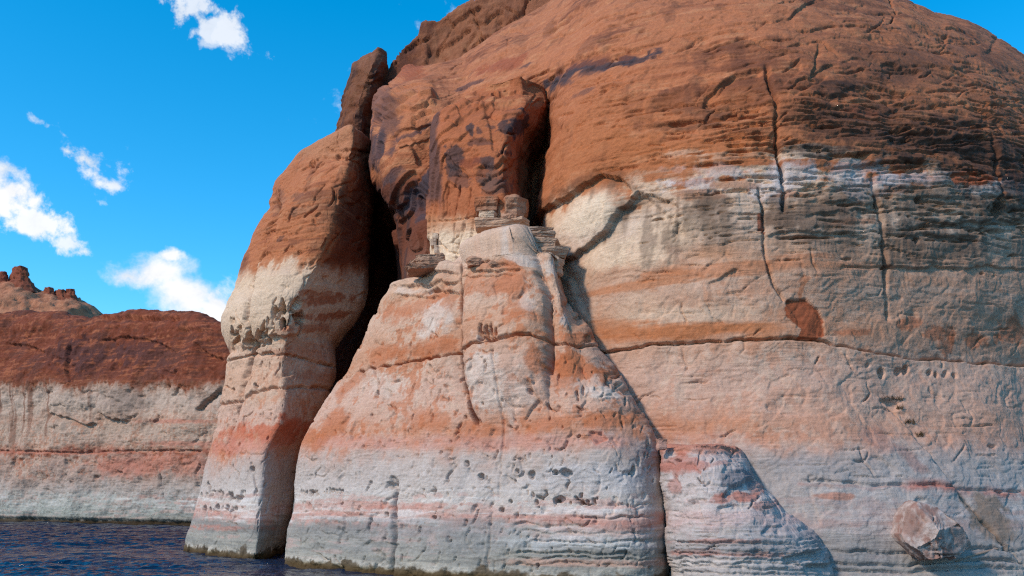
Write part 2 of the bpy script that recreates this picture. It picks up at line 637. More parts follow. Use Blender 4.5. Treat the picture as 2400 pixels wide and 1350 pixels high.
def smooth1(a, n):
    k = np.ones(2 * n + 1) / (2 * n + 1)
    ap = np.pad(a, ((n, n),) + ((0, 0),) * (a.ndim - 1), mode='edge')
    return np.stack([np.convolve(ap[:, i], k, 'valid') for i in range(a.shape[1])], 1) if a.ndim == 2 else np.convolve(ap, k, 'valid')


def loft(rails, zrows, counts, cap=6, cap_h=0.6, cap_pow=0.5, tens=0.5, blur=4, cap_shift=(0, 0), fit=None):
    """rails: list of [(px, py, Y), ...] listed bottom to top; -> rows x cols x 3 base surface, closed round"""
    R = []
    for r in rails:
        a = np.array([unproj(*q) for q in r])
        o = np.argsort(a[:, 2])
        a = a[o]
        xy = np.stack([np.interp(zrows, a[:, 2], a[:, 0]), np.interp(zrows, a[:, 2], a[:, 1])], 1)
        xy = smooth1(xy, blur)
        R.append(np.concatenate([xy, zrows[:, None]], 1))
    R = np.stack(R, 1)
    G = catmull_closed(R, counts, tens)
    if fit:                                   # bring the widest points of every course onto the measured outline
        for it in range(3):
            u, v = proj(G)
            iL, iR = u.argmin(1), u.argmax(1)
            j = np.arange(len(G))
            def want(o, i):
                a = np.array([q[:2] for q in o], float)
                a = a[np.argsort(a[:, 1])]
                return (np.interp(v[j, i], a[:, 1], a[:, 0]) - u[j, i]) / F * G[j, i, 1]
            dL = smooth1(want(fit[0], iL), 5)
            dR = smooth1(want(fit[1], iR), 5) if fit[1] else np.zeros(len(G))
            xl, xr = G[j, iL, 0], G[j, iR, 0]
            w = np.clip((G[..., 0] - xl[:, None]) / (xr - xl)[:, None], 0, 1)
            G[..., 0] += dL[:, None] * (1 - w) + dR[:, None] * w
    if cap:
        top = G[-1]
        c = top.mean(0)
        rows = []
        for i in range(1, cap + 1):
            a = i / cap
            s = math.cos(a * math.pi / 2) ** cap_pow if i < cap else 0.01
            q = c + (top - c) * s
            q[:, 0] += cap_shift[0] * a
            q[:, 1] += cap_shift[1] * a
            q[:, 2] = top[:, 2] + cap_h * math.sin(a * math.pi / 2)
            rows.append(q)
        G = np.concatenate([G, np.stack(rows)], 0)
    return G


def finish(name, G, feat, paint, mat, wrap=True, table=None, warp=1.0, noise=None, zoff=0.0, dip=None, ragged=False, **pk):
    N = grid_normals(G, wrap)
    # make normals point outward (towards the camera on the near side)
    rk = Rock(G, N)
    rk.noise(**(noise or {}))
    if feat:
        feat(rk)
    V = rk.out()
    # albedo is worked out on the undisplaced surface so that stains stay with their place
    pt = Paint(rk, warp=warp, table=table, zoff=zoff, dip=dip, ragged=ragged)
    pt.generic(**pk)
    if paint:
        paint(pt)
    Q = grid_faces(G.shape[0], G.shape[1], wrap)
    return mesh_from(name, V, Q, pt.c, mat)

# ------------------------------------------------------------------ water and lake bed
def make_water():
    me = bpy.data.meshes.new('water')
    far = np.array([150, 250, 450, 900, 2000, 4500, 9000.0])
    xs = np.concatenate([-far[::-1] + 0, np.arange(-90, -66, 1.0), np.arange(-66, -4, .24), np.arange(-4, 60, 4.0), far])
    ys = np.concatenate([-far[::-1], np.arange(-60, 36, 4.0), np.arange(36, 128, .2), far])
    X, Y = np.meshgrid(xs, ys)
    X = X.astype(f32); Y = Y.astype(f32)
    k = sstep(-88, -70, X) * sstep(30, 40, Y) * sstep(140, 126, Y)
    Z0 = np.zeros_like(X)
    gust = np.clip(.75 + .7 * vnoise(X * .035, Y * .06, Z0, 3), .25, 1.6)
    H = .10 * fbm(X * .28, Y * .55, Z0, 2, 81) + .055 * (1 - np.abs(fbm(X * .75, Y * 1.25, Z0 + 3, 3, 85)) * 2) + .03 * fbm(X * 1.9, Y * 2.6, Z0 + 9, 2, 91)
    Zw = (H - .05) * k * gust * 1.7
    V = np.stack([X, Y, Zw], 2).reshape(-1, 3)
    Qf = grid_faces(len(ys), len(xs))
    me.vertices.add(len(V))
    me.vertices.foreach_set('co', V.astype(f32).ravel())
    me.loops.add(Qf.size)
    me.loops.foreach_set('vertex_index', Qf.ravel())
    me.polygons.add(len(Qf))
    me.polygons.foreach_set('loop_start', (np.arange(len(Qf)) * 4).astype(np.int32))
    me.update(calc_edges=True)
    me.polygons.foreach_set('use_smooth', np.ones(len(Qf), bool))
    m = bpy.data.materials.new('lake_water')
    m.use_nodes = True
    t = m.node_tree
    g = NT(t)
    b = t.nodes['Principled BSDF']
    b.inputs['Base Color'].default_value = (0.004, 0.014, 0.038, 1)
    b.inputs['Roughness'].default_value = 0.06
    b.inputs['IOR'].default_value = 1.24
    geo = g.n('ShaderNodeNewGeometry')
    p = g.vmath('MULTIPLY', geo.outputs['Position'], (0.75, 1.0, 1.0))
    a = g.n('ShaderNodeTexNoise', i_Vector=p, i_Scale=0.32, i_Detail=3.0, i_Roughness=0.55, i_Distortion=0.4)
    c = g.n('ShaderNodeTexNoise', i_Vector=p, i_Scale=1.5, i_Detail=4.0, i_Roughness=0.6, i_Distortion=0.6)
    d = g.n('ShaderNodeTexNoise', i_Vector=p, i_Scale=0.05, i_Detail=2.0)
    amp = g.smooth(d.outputs['Fac'], 0.35, 0.65, 0.55, 1.2)
    h = g.math('ADD', g.math('MULTIPLY', a.outputs['Fac'], 1.1), g.math('MULTIPLY', c.outputs['Fac'], 0.55))
    h = g.math('MULTIPLY', h, amp)
    bmp = g.n('ShaderNodeBump', i_Height=h, i_Strength=1.0)
    bmp.inputs['Distance'].default_value = 0.5
    t.links.new(bmp.outputs[0], b.inputs['Normal'])
    me.materials.append(m)
    o = bpy.data.objects.new('water', me)
    scene.collection.objects.link(o)
    return tag(o, kind='structure')


make_water()


# ------------------------------------------------------------------ the great dome wall
PLAN = np.array([(-17, 80), (-12, 76), (-9.6, 74), (-8.8, 70), (-8.1, 63), (-7.2, 57.5), (-6.2, 53.8), (-4.5, 52.8), (-2.3, 53), (0, 54.2), (1.15, 54.6), (1.6, 51), (2.15, 47.2), (3.0, 45.6), (4.2, 44.5),
                 (6.2, 43), (8.05, 42), (9.9, 41.3), (12.7, 40.8), (14.8, 41.0), (17.1, 41.7), (20.7, 42.8), (24, 44.0), (27, 45.6), (32, 49), (40, 57), (50, 78)])
PROF = np.array([(-4, -6.6), (0, -5), (4, -3.1), (8, -1.2), (11, 0), (15, 0.15), (19, 0.3), (22, 0.9), (24, 1.9), (26, 3.3), (30, 6.6), (34, 10.8), (38, 16.2), (41, 22), (43, 29), (44, 38), (41, 52), (25, 60), (-4, 62)])
SKY = np.array([(700, 420), (860, 330), (880, 260), (905, 174), (960, 172), (1010, 166), (1055, 154), (1126, 108), (1191, 62), (1277, 10), (1330, -28), (1400, -70), (1700, -95), (1900, -60), (2090, 0), (2200, 52), (2300, 100), (2340, 132), (2400, 150), (2600, 270), (3200, 500)])


def smooth_curve(P, n):
    """dense resample of a polyline by arc length with corners eased"""
    s = np.concatenate([[0], np.cumsum(np.linalg.norm(np.diff(P, axis=0), axis=1))])
    t = np.linspace(0, s[-1], n)
    c = np.stack([np.interp(t, s, P[:, 0]), np.interp(t, s, P[:, 1])], 1)
    return smooth1(c, max(1, n // 60))


def wall_xyz(S, PZ, PL, kx_of):
    """S: 0..1 across, PZ/PL profile arrays (rows)"""
    z0 = PZ[:, None]
    l0 = PL[:, None]
    kL = np.interp(-11.0, kx_of[0], kx_of[1])
    zL = np.where(z0 > 19, 19 + (z0 - 19) * kL, z0)
    XL = np.interp(zL, [-5, 27, 31, 33.5, 39, 60], [-16.5, -16.5, -13.2, -11.8, -10.2, -9.5])
    X = XL + (50 - XL) * S[None, :]
    k = np.interp(X, kx_of[0], kx_of[1])
    low = np.interp(X, [-16, 3, 10, 18, 30], [.22, .25, .45, 1, 1])
    Z = np.where(z0 > 19, 19 + (z0 - 19) * k, z0)
    L = np.where(l0 < 0, l0 * low, np.where(z0 > 19, .3 + (l0 - .3) * (0.4 + .6 * k), l0))
    sh = np.interp(z0, [-5, 19, 22.5, 25.5, 29, 60], [0, 0, -0.3, -2.4, -3.2, -3.2])
    Xs = np.where(X < -3, X - sh * sstep(-3, -6, X), X)
    Xs = Xs - np.interp(z0, [18, 21, 27, 33], [0, 0, .6, .6]) * np.exp(-((X - 1.6) / 1.5) ** 2)
    Y1 = np.interp(Xs, PC[:, 0], PC[:, 1])
    Y2 = np.interp(Xs, PC2[:, 0], PC2[:, 1])
    Y = Y1 + (Y2 - Y1) * sstep(24.5, 29.5, z0) + L
    up = sstep(28, 33, zL)
    Y = Y + up * 9 * np.exp(-np.maximum(X - XL, 0) / 1.2)
    return np.stack([X, Y, Z], 2)


PLAN2 = np.array([q for q in PLAN if not (-4.6 < q[0] < 4.1)] + [(-4.5, 51.3), (-2.3, 49.8), (0, 48.1), (2.4, 46.2)])
PLAN2 = PLAN2[np.argsort(PLAN2[:, 0])]
PC = smooth_curve(PLAN, 900)
PC2 = smooth_curve(PLAN2, 900)
PC2 = PC2[np.argsort(PC2[:, 0])]
PC = PC[np.argsort(PC[:, 0])]


def solve_k():
    kx = np.linspace(-17, 50, 120)
    k = np.ones(120)
    pr = smooth_curve(PROF, 400)
    top = pr[:330]
    S = np.linspace(0, 1, 260)
    for it in range(14):
        G = wall_xyz(S, top[:, 0], top[:, 1], (kx, k))
        u, v = proj(G)
        r = (G[..., 2] - CAMZ) / G[..., 1]
        r[top[:, 0] < 18] = -1
        i = r.argmax(0)
        j = np.arange(len(S))
        tgt = (HY - np.interp(u[i, j], SKY[:, 0], SKY[:, 1])) / F
        ratio = tgt / np.maximum(r[i, j], .05)
        xs = G[i, j, 0]
        o = np.argsort(xs)
        k = k * np.clip(np.interp(kx, xs[o], ratio[o]), .7, 1.4) ** 1.6
        k = np.clip(smooth1(k, 2), .25, 1.8)
    return kx, k


def dome_features(r):
    u, v = r.u, r.v
    r.lk = .42
    # --- long bedding seam
    seam = [(1380, 832), (1450, 822), (1530, 811), (1620, 804), (1720, 800), (1850, 796), (1910, 800), (1965, 812), (2050, 828), (2150, 838), (2300, 848), (2420, 853), (2600, 865)]
    r.groove(seam, 2.4, .5, 5, .02, .8)
    r.ledge([(1880, 800), (1965, 814), (2050, 831), (2150, 841), (2300, 851), (2420, 856), (2600, 866)], .55, 45, -1, 4, .2)
    # --- alcove and its curved lip
    r.ledge([(1235, 540), (1254, 520), (1277, 492), (1332, 458), (1377, 428), (1413, 408), (1453, 416), (1478, 433), (1486, 455)], .95, 55, 1, 6, .06, 1.3)
    r.ledge([(1500, 440), (1484, 458), (1466, 480), (1448, 500), (1413, 544), (1367, 579), (1332, 602), (1300, 620)], 1.0, 110, -1, 6, .05, 1.3)
    r.ledge([(1484, 458), (1518, 455), (1559, 468), (1600, 490)], .5, 50, 1, 6, .2, 1.3)
    r.bump(1400, 500, 75, 55, .22, -35)
    # --- arch scars on the dome
    r.ledge([(1640, 250), (1655, 218), (1685, 190), (1720, 170), (1760, 160), (1798, 157)], .55, 40, 1, 4, .1)
    r.ledge([(1850, 140), (1876, 152), (1878, 168), (1850, 186), (1832, 205)], .35, 25, 1, 3, .15)
    r.groove([(1795, 140), (1800, 165), (1806, 200), (1818, 228), (1822, 300), (1828, 360), (1838, 400), (1842, 440), (1836, 500)], 4.5, .45, 4, .05)
    r.ledge([(1822, 225), (1826, 300), (1832, 370), (1842, 420), (1845, 470)], .22, 18, -1, 3, .1)
    r.ledge([(1795, 320), (1815, 300), (1822, 330), (1820, 390)], .3, 25, 1, 3, .2)
    r.groove([(1782, 430), (1786, 480), (1792, 540), (1794, 590), (1802, 640), (1820, 680), (1838, 712)], 3.0, .28, 4, .06)
    r.ledge([(1782, 430), (1786, 480), (1792, 545)], .25, 22, -1, 3, .2)
    r.groove([(2046, 395), (2058, 440), (2066, 500), (2070, 560), (2074, 620), (2080, 700), (2082, 760)], 4.0, .34, 4, .08)
    r.ledge([(2040, 390), (2056, 440), (2066, 510), (2068, 560)], .25, 30, 1, 4, .2)
    r.groove([(2320, 300), (2335, 380), (2345, 450), (2335, 520)], 4.0, .3, 6, .1)
    r.ledge([(1870, 470), (1880, 440), (1910, 425), (1950, 425)], .35, 40, 1, 5, .2)
    # roofs and ledges of the dark bedded zone
    for (x0, x1, y, dp, fd, sl) in [(1930, 2050, 358, .55, 30, 0), (1690, 1800, 236, .3, 25, -10), (1900, 2080, 246, .25, 25, 5), (2080, 2240, 305, .5, 22, 8), (2060, 2330, 330, .6, 22, -6),
                                (2110, 2330, 352, .45, 25, 4), (1880, 2060, 300, .3, 18, 5), (1980, 2200, 385, .4, 25, -5), (2210, 2310, 408, .45, 30, 0), (2180, 2410, 528, .5, 26, -12),
                                (1800, 2040, 545, .35, 20, 4), (2080, 2260, 628, .5, 16, 4), (2240, 2420, 632, .4, 14, -6), (1700, 1900, 350, .25, 20, -6), (1480, 1640, 300, .22, 16, -18),
                                (1560, 1640, 292, .3, 18, -20), (1540, 1660, 345, .2, 14, 4), (1650, 1700, 440, .35, 22, 10), (1880, 2100, 470, .3, 20, 8), (2090, 2240, 470, .3, 24, -6),
                                (1850, 2060, 500, .25, 16, 0), (2100, 2300, 555, .28, 16, 6), (1550, 1790, 545, .2, 14, -12), (1500, 1700, 385, .2, 12, 0), (1380, 1560, 335, .18, 14, -16),
                                (1960, 2080, 205, .4, 26, 14), (2060, 2160, 150, .5, 30, 20), (2020, 2120, 195, .4, 22, 24)]:
        r.ledge([(x0, y), (x0 * .67 + x1 * .33, y - 4 + sl * .33), (x0 * .33 + x1 * .67, y - 3 + sl * .66), (x1, y + sl)], dp, fd, 1, 7, .18)
    # cracks and curls on the pale wall
    for pl, dp in [([(1650, 668), (1690, 655), (1720, 636), (1735, 625)], .3), ([(1640, 640), (1660, 620), (1690, 610)], .18), ([(1645, 690), (1642, 720), (1660, 745)], .15),
                   ([(1545, 730), (1560, 705), (1575, 690)], .15), ([(1690, 610), (1700, 590)], .2), ([(2120, 640), (2150, 680), (2190, 695)], .15), ([(2080, 700), (2100, 690), (2120, 700)], .15),
                   ([(1575, 560), (1580, 530), (1600, 520)], .18), ([(2170, 1040), (2140, 1000), (2110, 960)], .2), ([(1900, 1140), (1905, 1180), (1920, 1210), (1930, 1235)], .25),
                   ([(1905, 1140), (1930, 1133), (1960, 1150)], .25), ([(1950, 1195), (1930, 1210), (1925, 1230)], .18), ([(1995, 890), (2000, 950), (2040, 1010), (2060, 1060)], .16)]:
        r.ledge(pl, dp, 26, 1, 5, .2)
    # scar where a slab fell away
    r.ledge([(1838, 712), (1850, 703), (1885, 700), (1912, 724), (1928, 748), (1932, 780), (1925, 796)], .32, 60, 1, 4, .05)
    r.ledge([(1790, 940), (1796, 960), (1825, 975), (1900, 978)], .2, 40, -1, 4, .15)
    r.ledge([(1800, 920), (1805, 895), (1840, 880)], .15, 30, 1, 4, .2)
    for cx, cy, a, b, dp in [(2062, 870, 12, 16, .35), (2105, 872, 8, 10, .25), (2122, 868, 7, 13, .25), (2180, 872, 8, 8, .2), (2195, 876, 6, 9, .25), (2215, 878, 8, 9, .2), (2235, 882, 7, 8, .22), (2030, 858, 10, 12, .15),
                             (2145, 565, 6, 8, .3), (1990, 607, 14, 4, .2), (2345, 1150, 14, 7, .35), (2330, 1045, 16, 8, .2), (2300, 642, 5, 4, .2), (2330, 645, 5, 4, .2), (2150, 470, 8, 8, .25), (2330, 495, 22, 20, .35)]:
        r.pit(cx, cy, a, b, dp)
    # big stepped joint running down the apron
    r.ledge([(2050, 915), (2085, 945), (2130, 1000), (2175, 1060), (2215, 1110), (2260, 1165), (2300, 1215), (2350, 1275), (2420, 1340)], .7, 30, -1, 5, .1)
    r.groove([(2080, 940), (2130, 1000), (2175, 1060), (2215, 1110), (2260, 1165), (2330, 1235), (2420, 1345)], 2.4, .5, 5, .05)
    r.ledge([(2060, 935), (2085, 928), (2120, 940)], .5, 22, 1, 4, .15)
    r.groove([(1870, 1128), (1950, 1130), (2050, 1138), (2120, 1135), (2200, 1138), (2300, 1145), (2420, 1150)], 3, .16, 4, .05)
    r.ledge([(2030, 1070), (2060, 1075), (2085, 1090), (2105, 1110)], .25, 25, 1, 5, .2)
    r.ledge([(2130, 1190), (2150, 1165), (2175, 1175)], .3, 25, 1, 4, .2)
    for y, dp in [(1290, .2), (1318, .25), (1335, .2)]:
        r.groove([(1930, y), (2100, y + 4), (2300, y - 6), (2420, y)], 3, dp, 6, .1)
    # upper slope: long sheet edges and varnish overhang
    r.ledge([(1268, 212), (1280, 180), (1330, 150), (1390, 125), (1440, 112), (1500, 110), (1528, 122)], .5, 40, 1, 5, .1, 1.6)
    r.ledge([(1285, 470), (1330, 380), (1370, 290), (1400, 220), (1420, 180)], .4, 35, -1, 6, .12)
    r.ledge([(1240, 430), (1290, 350), (1330, 290)], .5, 40, -1, 5, .15)
    r.ledge([(1270, 72), (1310, 52), (1345, 30), (1365, 10)], .5, 30, 1, 3, .15)
    r.ledge([(1225, 165), (1260, 148)], .25, 12, 1, 3, .2)
    r.ledge([(905, 330), (950, 300), (1000, 285), (1020, 288)], .45, 50, 1, 5, .15)
    r.ledge([(930, 380), (960, 350), (985, 330), (1015, 320)], .3, 35, 1, 6, .15)
    r.ledge([(940, 470), (960, 440), (1010, 405), (1022, 400)], .22, 30, 1, 6, .15)
    r.groove([(1015, 285), (1018, 350), (1016, 420)], 4, .4, 3, .1)
    r.ledge([(1040, 250), (1090, 220), (1140, 202)], .25, 20, 1, 4, .2)
    for (x0, y0, x1, y1) in [(960, 260, 1010, 240), (985, 215, 1030, 190), (1060, 190, 1100, 180), (1120, 170, 1150, 150), (1380, 80, 1420, 60), (1430, 190, 1480, 160), (1450, 240, 1500, 210), (1600, 90, 1680, 80), (1700, 60, 1790, 55),
                             (1850, 70, 1950, 75), (2000, 90, 2100, 110), (2120, 60, 2200, 90), (2200, 160, 2280, 200), (2240, 240, 2330, 280), (2120, 230, 2200, 250), (2300, 260, 2360, 320), (1640, 130, 1690, 122)]:
        r.ledge([(x0, y0), ((x0 + x1) / 2, (y0 + y1) / 2 - 4), (x1, y1)], .28, 16, 1, 6, .25)
    r.ledge([(2200, 60), (2250, 75), (2300, 100)], -.35, 14, -1, 5, .2)
    rn = random.Random(3)
    r.lk = 1.0
    r.cracks(rn, 120, (1420, 2400, 560, 1330), depth=(.04, .13), bias=[(0, 18), (75, 22), (-50, 20)])
    r.cracks(rn, 90, (1000, 2300, 10, 330), L=(10, 26), bias=[(-28, 10), (-8, 8)], turn=.3)
    r.lk = .42
    for i in range(150):                                  # sweeping crossbeds of the upper dome
        cx, cy = rn.uniform(930, 2350), rn.uniform(5, 330)
        L = rn.uniform(60, 260)
        sl = np.interp(cx, [930, 1300, 1700, 2100, 2400], [-.45, -.38, -.10, .12, .35]) + rn.gauss(0, .05)
        r.groove([(cx, cy), (cx + L * .35, cy + L * .35 * sl - L * .02), (cx + L * .7, cy + L * .7 * sl - L * .015), (cx + L, cy + L * sl + L * .02)], rn.uniform(1.2, 2.0), rn.uniform(.05, .15), 3, .25, .9)
    for i in range(90):                                   # faint beds on the pale wall
        cx, cy = rn.uniform(1400, 2350), rn.uniform(560, 1120)
        L = rn.uniform(30, 140)
        r.groove([(cx, cy), (cx + L * .5, cy + rn.uniform(-3, 3)), (cx + L, cy + rn.uniform(-5, 5))], rn.uniform(1.2, 1.8), rn.uniform(.03, .1), 3, .25, .9)
    # broken steps on the face beside the slot
    tw = sstep(870, 900, u) * sstep(1025, 1010, u) * sstep(170, 240, v) * sstep(620, 560, v)
    tn = 2.6 * fbm(r.x * .45 + r.z * .25, r.y * .3, r.z * .30 - r.x * .2, 2, 97)
    r.d += .30 * tw * (np.floor(tn) + sstep(0, .06, tn - np.floor(tn)))
    for i in range(170):                                  # hairline bedding joints
        cx = 2420 - 1000 * rn.random() ** 1.5
        cy = rn.gauss(400, 110)
        if not 215 < cy < 640:
            continue
        L = rn.uniform(30, 170)
        sl = rn.gauss(-.02 if cx > 1700 else -.10, .02)
        r.groove([(cx, cy), (cx + L * .5, cy + L * .5 * sl + rn.uniform(-2, 2)), (cx + L, cy + L * sl)], rn.uniform(1.4, 2.2), rn.uniform(.08, .26), 2.5, .2, .8)
    for i in range(120):
        cx = rn.uniform(1420, 2400)
        cy = rn.uniform(560, 1300)
        L = rn.uniform(10, 38)
        a = math.radians(rn.choice([rn.uniform(-40, 40), rn.uniform(50, 130)]))
        b = a + rn.uniform(-.9, .9)
        r.ledge([(cx, cy), (cx + L * math.cos(a), cy + L * math.sin(a)), (cx + L * math.cos(a) + L * math.cos(b), cy + L * math.sin(a) + L * math.sin(b))], rn.uniform(.05, .17), rn.uniform(4, 14), rn.choice([-1, 1]), 5, .25)
    for i in range(110):
        cx = rn.uniform(1350, 2400)
        cy = rn.uniform(20, 560)
        L = rn.uniform(15, 60)
        a = math.radians(rn.gauss(-4 if cx > 1650 else -18, 7))
        r.ledge([(cx, cy), (cx + L, cy + L * math.sin(a)), (cx + 2 * L, cy + 2 * L * math.sin(a) + rn.uniform(-4, 4))], rn.uniform(.06, .22), rn.uniform(5, 16), 1, 6, .25)


def dome_paint(p):
    r = p.rk
    u, v = r.u, r.v
    # the right side of the wall keeps a greyer, dustier bleach
    rt = sstep(1900, 2250, u) * sstep(540, 640, v) * sstep(870, 820, v)
    p.mix((178, 148, 130), rt * .55)
    m = sstep(1700, 2000, u) * sstep(830, 900, v) * sstep(1080, 1000, v)
    p.mix((204, 166, 146), m * .5)
    m = sstep(1600, 1750, u) * sstep(1040, 1110, v + 30 * p.n2)
    p.mix((172, 164, 162), m * .6)
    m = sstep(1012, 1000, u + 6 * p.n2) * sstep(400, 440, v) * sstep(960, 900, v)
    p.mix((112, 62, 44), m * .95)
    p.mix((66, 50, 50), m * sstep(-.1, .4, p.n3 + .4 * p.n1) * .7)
    m = sstep(560, 620, v + 14 * p.n2) * sstep(835, 800, v) * sstep(1330, 1420, u)
    p.mix((198, 146, 116), m * (.12 + .38 * sstep(-.1, .4, p.n4 + .5 * p.n1)))
    m = sstep(1480, 1600, u) * sstep(420, 470, v) * sstep(620, 560, v)
    p.mix((176, 140, 114), m * (.25 + .4 * sstep(-.2, .4, p.n4 + .5 * p.n3)))
    # pale cream band and alcove floor
    for a in [(1390, 500, 85, 48, (236, 214, 188), .9, -35), (1130, 570, 95, 60, (238, 214, 186), .85, 0), (1420, 590, 70, 40, (234, 208, 180), .8, -20), (1560, 540, 90, 45, (226, 198, 168), .6, 0),
              (1600, 745, 180, 26, (222, 196, 172), .7, -3), (1500, 600, 80, 30, (232, 206, 178), .7, 0), (1500, 730, 80, 40, (216, 186, 160), .5, 0)]:
        p.blob(*a[:4], a[4], a[5], a[6], .35, .8)
    for a in [(1500, 670, 150, 14, (196, 128, 86), .75, -8), (1700, 635, 180, 14, (196, 130, 92), .7, -4), (1940, 622, 160, 10, (196, 132, 96), .6, 2), (1600, 775, 180, 22, (192, 118, 72), .85, -3), (1430, 770, 60, 30, (190, 122, 80), .7, 0),
              (1780, 775, 70, 20, (190, 122, 80), .7, 0), (1680, 590, 60, 20, (190, 136, 100), .5, 0), (1560, 640, 60, 14, (194, 124, 82), .6, -12)]:
        p.blob(*a[:4], a[4], a[5], a[6], .6, .8, 4)
    p.line([(1235, 520), (1262, 490), (1310, 458), (1360, 428), (1400, 406), (1440, 400), (1474, 412), (1490, 440)], 9, (112, 72, 50), .75, 9)
    p.line([(1560, 470), (1505, 462), (1474, 487), (1442, 522), (1407, 558), (1365, 584), (1330, 600)], 9, (118, 84, 62), .75, 9)
    p.blob(1430, 425, 40, 16, (120, 84, 64), .6, -20, .9, .8, 3)
    # white salt crust at the top of the old shoreline
    for a in [(1620, 430, 60, 22), (1700, 400, 60, 16), (1590, 395, 50, 10), (1880, 400, 60, 26), (1980, 400, 80, 30), (2150, 420, 90, 20), (1835, 430, 16, 60), (2050, 430, 60, 30), (1560, 425, 30, 10), (1790, 445, 30, 20), (2330, 440, 80, 20)]:
        p.blob(*a, (212, 202, 202), .55, 0, 1.0, .6)
    for a in [(1560, 405, 60, 14), (1720, 430, 50, 12), (1870, 450, 40, 10), (2110, 445, 50, 12), (1990, 520, 70, 8), (1640, 455, 50, 10), (2240, 560, 60, 8), (1900, 600, 90, 8)]:
        p.blob(*a, (176, 112, 76), .6, 0, 1.1, .5, 4)
    # desert varnish and lichen: dark grey beds
    for a in [(1900, 500, 110, 45, .75), (1990, 460, 100, 40, .6), (2180, 470, 110, 60, .7), (1670, 480, 45, 26, .7), (1660, 520, 60, 40, .45), (2320, 500, 70, 40, .8), (2180, 590, 110, 40, .6), (1830, 500, 40, 40, .6), (2300, 570, 90, 30, .45),
              (1920, 560, 80, 24, .5), (1640, 470, 22, 22, .5), (1480, 480, 40, 30, .25), (2150, 540, 100, 20, .55), (1990, 585, 90, 20, .35), (1720, 560, 60, 30, .25)]:
        p.blob(*a[:4], (114, 90, 74), a[4], 0, .75, .9, 4)
    for a in [(1660, 520, 14, 60), (1610, 510, 10, 50), (1700, 530, 10, 40), (1460, 500, 10, 50), (1540, 500, 8, 40), (1385, 450, 8, 30), (1430, 430, 10, 22), (2100, 600, 10, 40), (2240, 590, 14, 40), (1940, 540, 12, 30)]:
        p.blob(*a, (120, 100, 84), .5, 0, .6, .9, 3)
    for a in [(2000, 300, 130, 40, .75), (2180, 330, 160, 40, .9), (2300, 370, 110, 60, .9), (2100, 170, 60, 30, .7), (1970, 205, 50, 18, .9), (2010, 190, 50, 14, .6), (1900, 270, 90, 30, .5), (2150, 380, 120, 16, .6), (1930, 345, 60, 18, .6), (2230, 285, 110, 20, .7),
              (1700, 260, 60, 12, .5), (1640, 290, 40, 10, .45), (2380, 430, 40, 70, .8), (1760, 300, 60, 12, .4), (1560, 290, 50, 8, .4), (2060, 250, 120, 14, .5), (1850, 330, 40, 14, .5)]:
        p.blob(*a[:4], (66, 48, 42), a[4], 0, .85, .9, 4)
    # warm orange zone
    for a in [(1600, 360, 170, 50, .55), (1400, 360, 130, 80, .5), (1750, 350, 60, 30, .5), (1500, 250, 150, 50, .3), (1720, 220, 80, 40, .35)]:
        p.blob(*a[:4], (184, 112, 68), a[4], 0, .5, .9)
    p.blob(2275, 420, 50, 16, (168, 92, 58), .9, 0, .4, .4)
    p.blob(2030, 255, 40, 16, (150, 82, 56), .6)
    # blue-black varnish under the lip on the upper slope
    for a in [(1400, 150, 110, 14, .9, -16), (1330, 175, 60, 14, .85, -30), (1480, 130, 50, 12, .9, -6), (1290, 200, 18, 20, .95, 0), (1320, 195, 30, 8, .7, 0), (1380, 165, 40, 12, .6, -20), (1235, 150, 20, 5, .7, -20), (1370, 215, 40, 6, .5, -30)]:
        p.blob(*a[:4], (72, 62, 68), a[4], a[5], .9, .5)
    p.blob(1400, 140, 100, 12, (140, 78, 52), .5, -16, .8)
    for a in [(905, 280, 30, 70, .55, 0), (880, 350, 20, 60, .8, 0), (950, 320, 30, 8, .7, -25), (1000, 290, 30, 8, .6, -20), (930, 420, 40, 14, .7, -30), (990, 440, 50, 16, .9, -30), (960, 480, 40, 10, .7, -30), (1000, 500, 26, 8, .6, -30), (920, 360, 30, 10, .5, 0), (1100, 200, 40, 5, .7, -20),
              (985, 470, 30, 40, .5, 0)]:
        p.blob(*a[:4], (72, 62, 70), a[4], a[5], .9, .5)
    m = sstep(1700, 2150, u) * sstep(420, 360, v)
    p.mix((132, 90, 68), m * (.25 + .35 * sstep(-.2, .4, p.n4 + .4 * p.n1)))
    m = sstep(1400, 1500, u) * sstep(430, 480, v) * sstep(690, 560, v + 60 * p.n1)
    p.mix((104, 84, 72), m * sstep(.1, .4, p.n3 + .3 * p.n4) * .5)
    # pinks
    p.blob(1180, 150, 60, 14, (158, 84, 60), .7, -20)
    p.blob(960, 160, 40, 30, (160, 86, 58), .7, -20)
    # fallen slab scar, fresh red stone
    p.poly([(1840, 706), (1885, 700), (1912, 724), (1928, 748), (1932, 792), (1905, 797), (1868, 795), (1876, 772), (1842, 742)], (158, 84, 52), .95, 3)
    p.poly([(1868, 700), (1868, 660), (1880, 645), (1900, 655), (1880, 668), (1876, 700)], (182, 116, 80), .7, 4)
    p.poly([(1775, 500), (1790, 492), (1794, 545), (1778, 540)], (150, 86, 62), .9, 3)
    for a in [(2200, 780, 40, 16), (2290, 800, 50, 20), (2220, 810, 20, 20), (2380, 780, 30, 40), (2010, 780, 60, 10), (2130, 760, 30, 14)]:
        p.blob(*a, (176, 104, 70), .65, 0, 1.0, .4)
    # seams stained dark, iron line low down
    p.line([(1870, 1138), (1950, 1142), (2050, 1143), (2120, 1138)], 4, (176, 100, 80), .35)
    p.line([(2120, 1136), (2200, 1140), (2300, 1150), (2420, 1156)], 10, (186, 104, 84), .85)
    p.blob(1950, 1165, 40, 8, (190, 126, 100), .7, 0, .6)
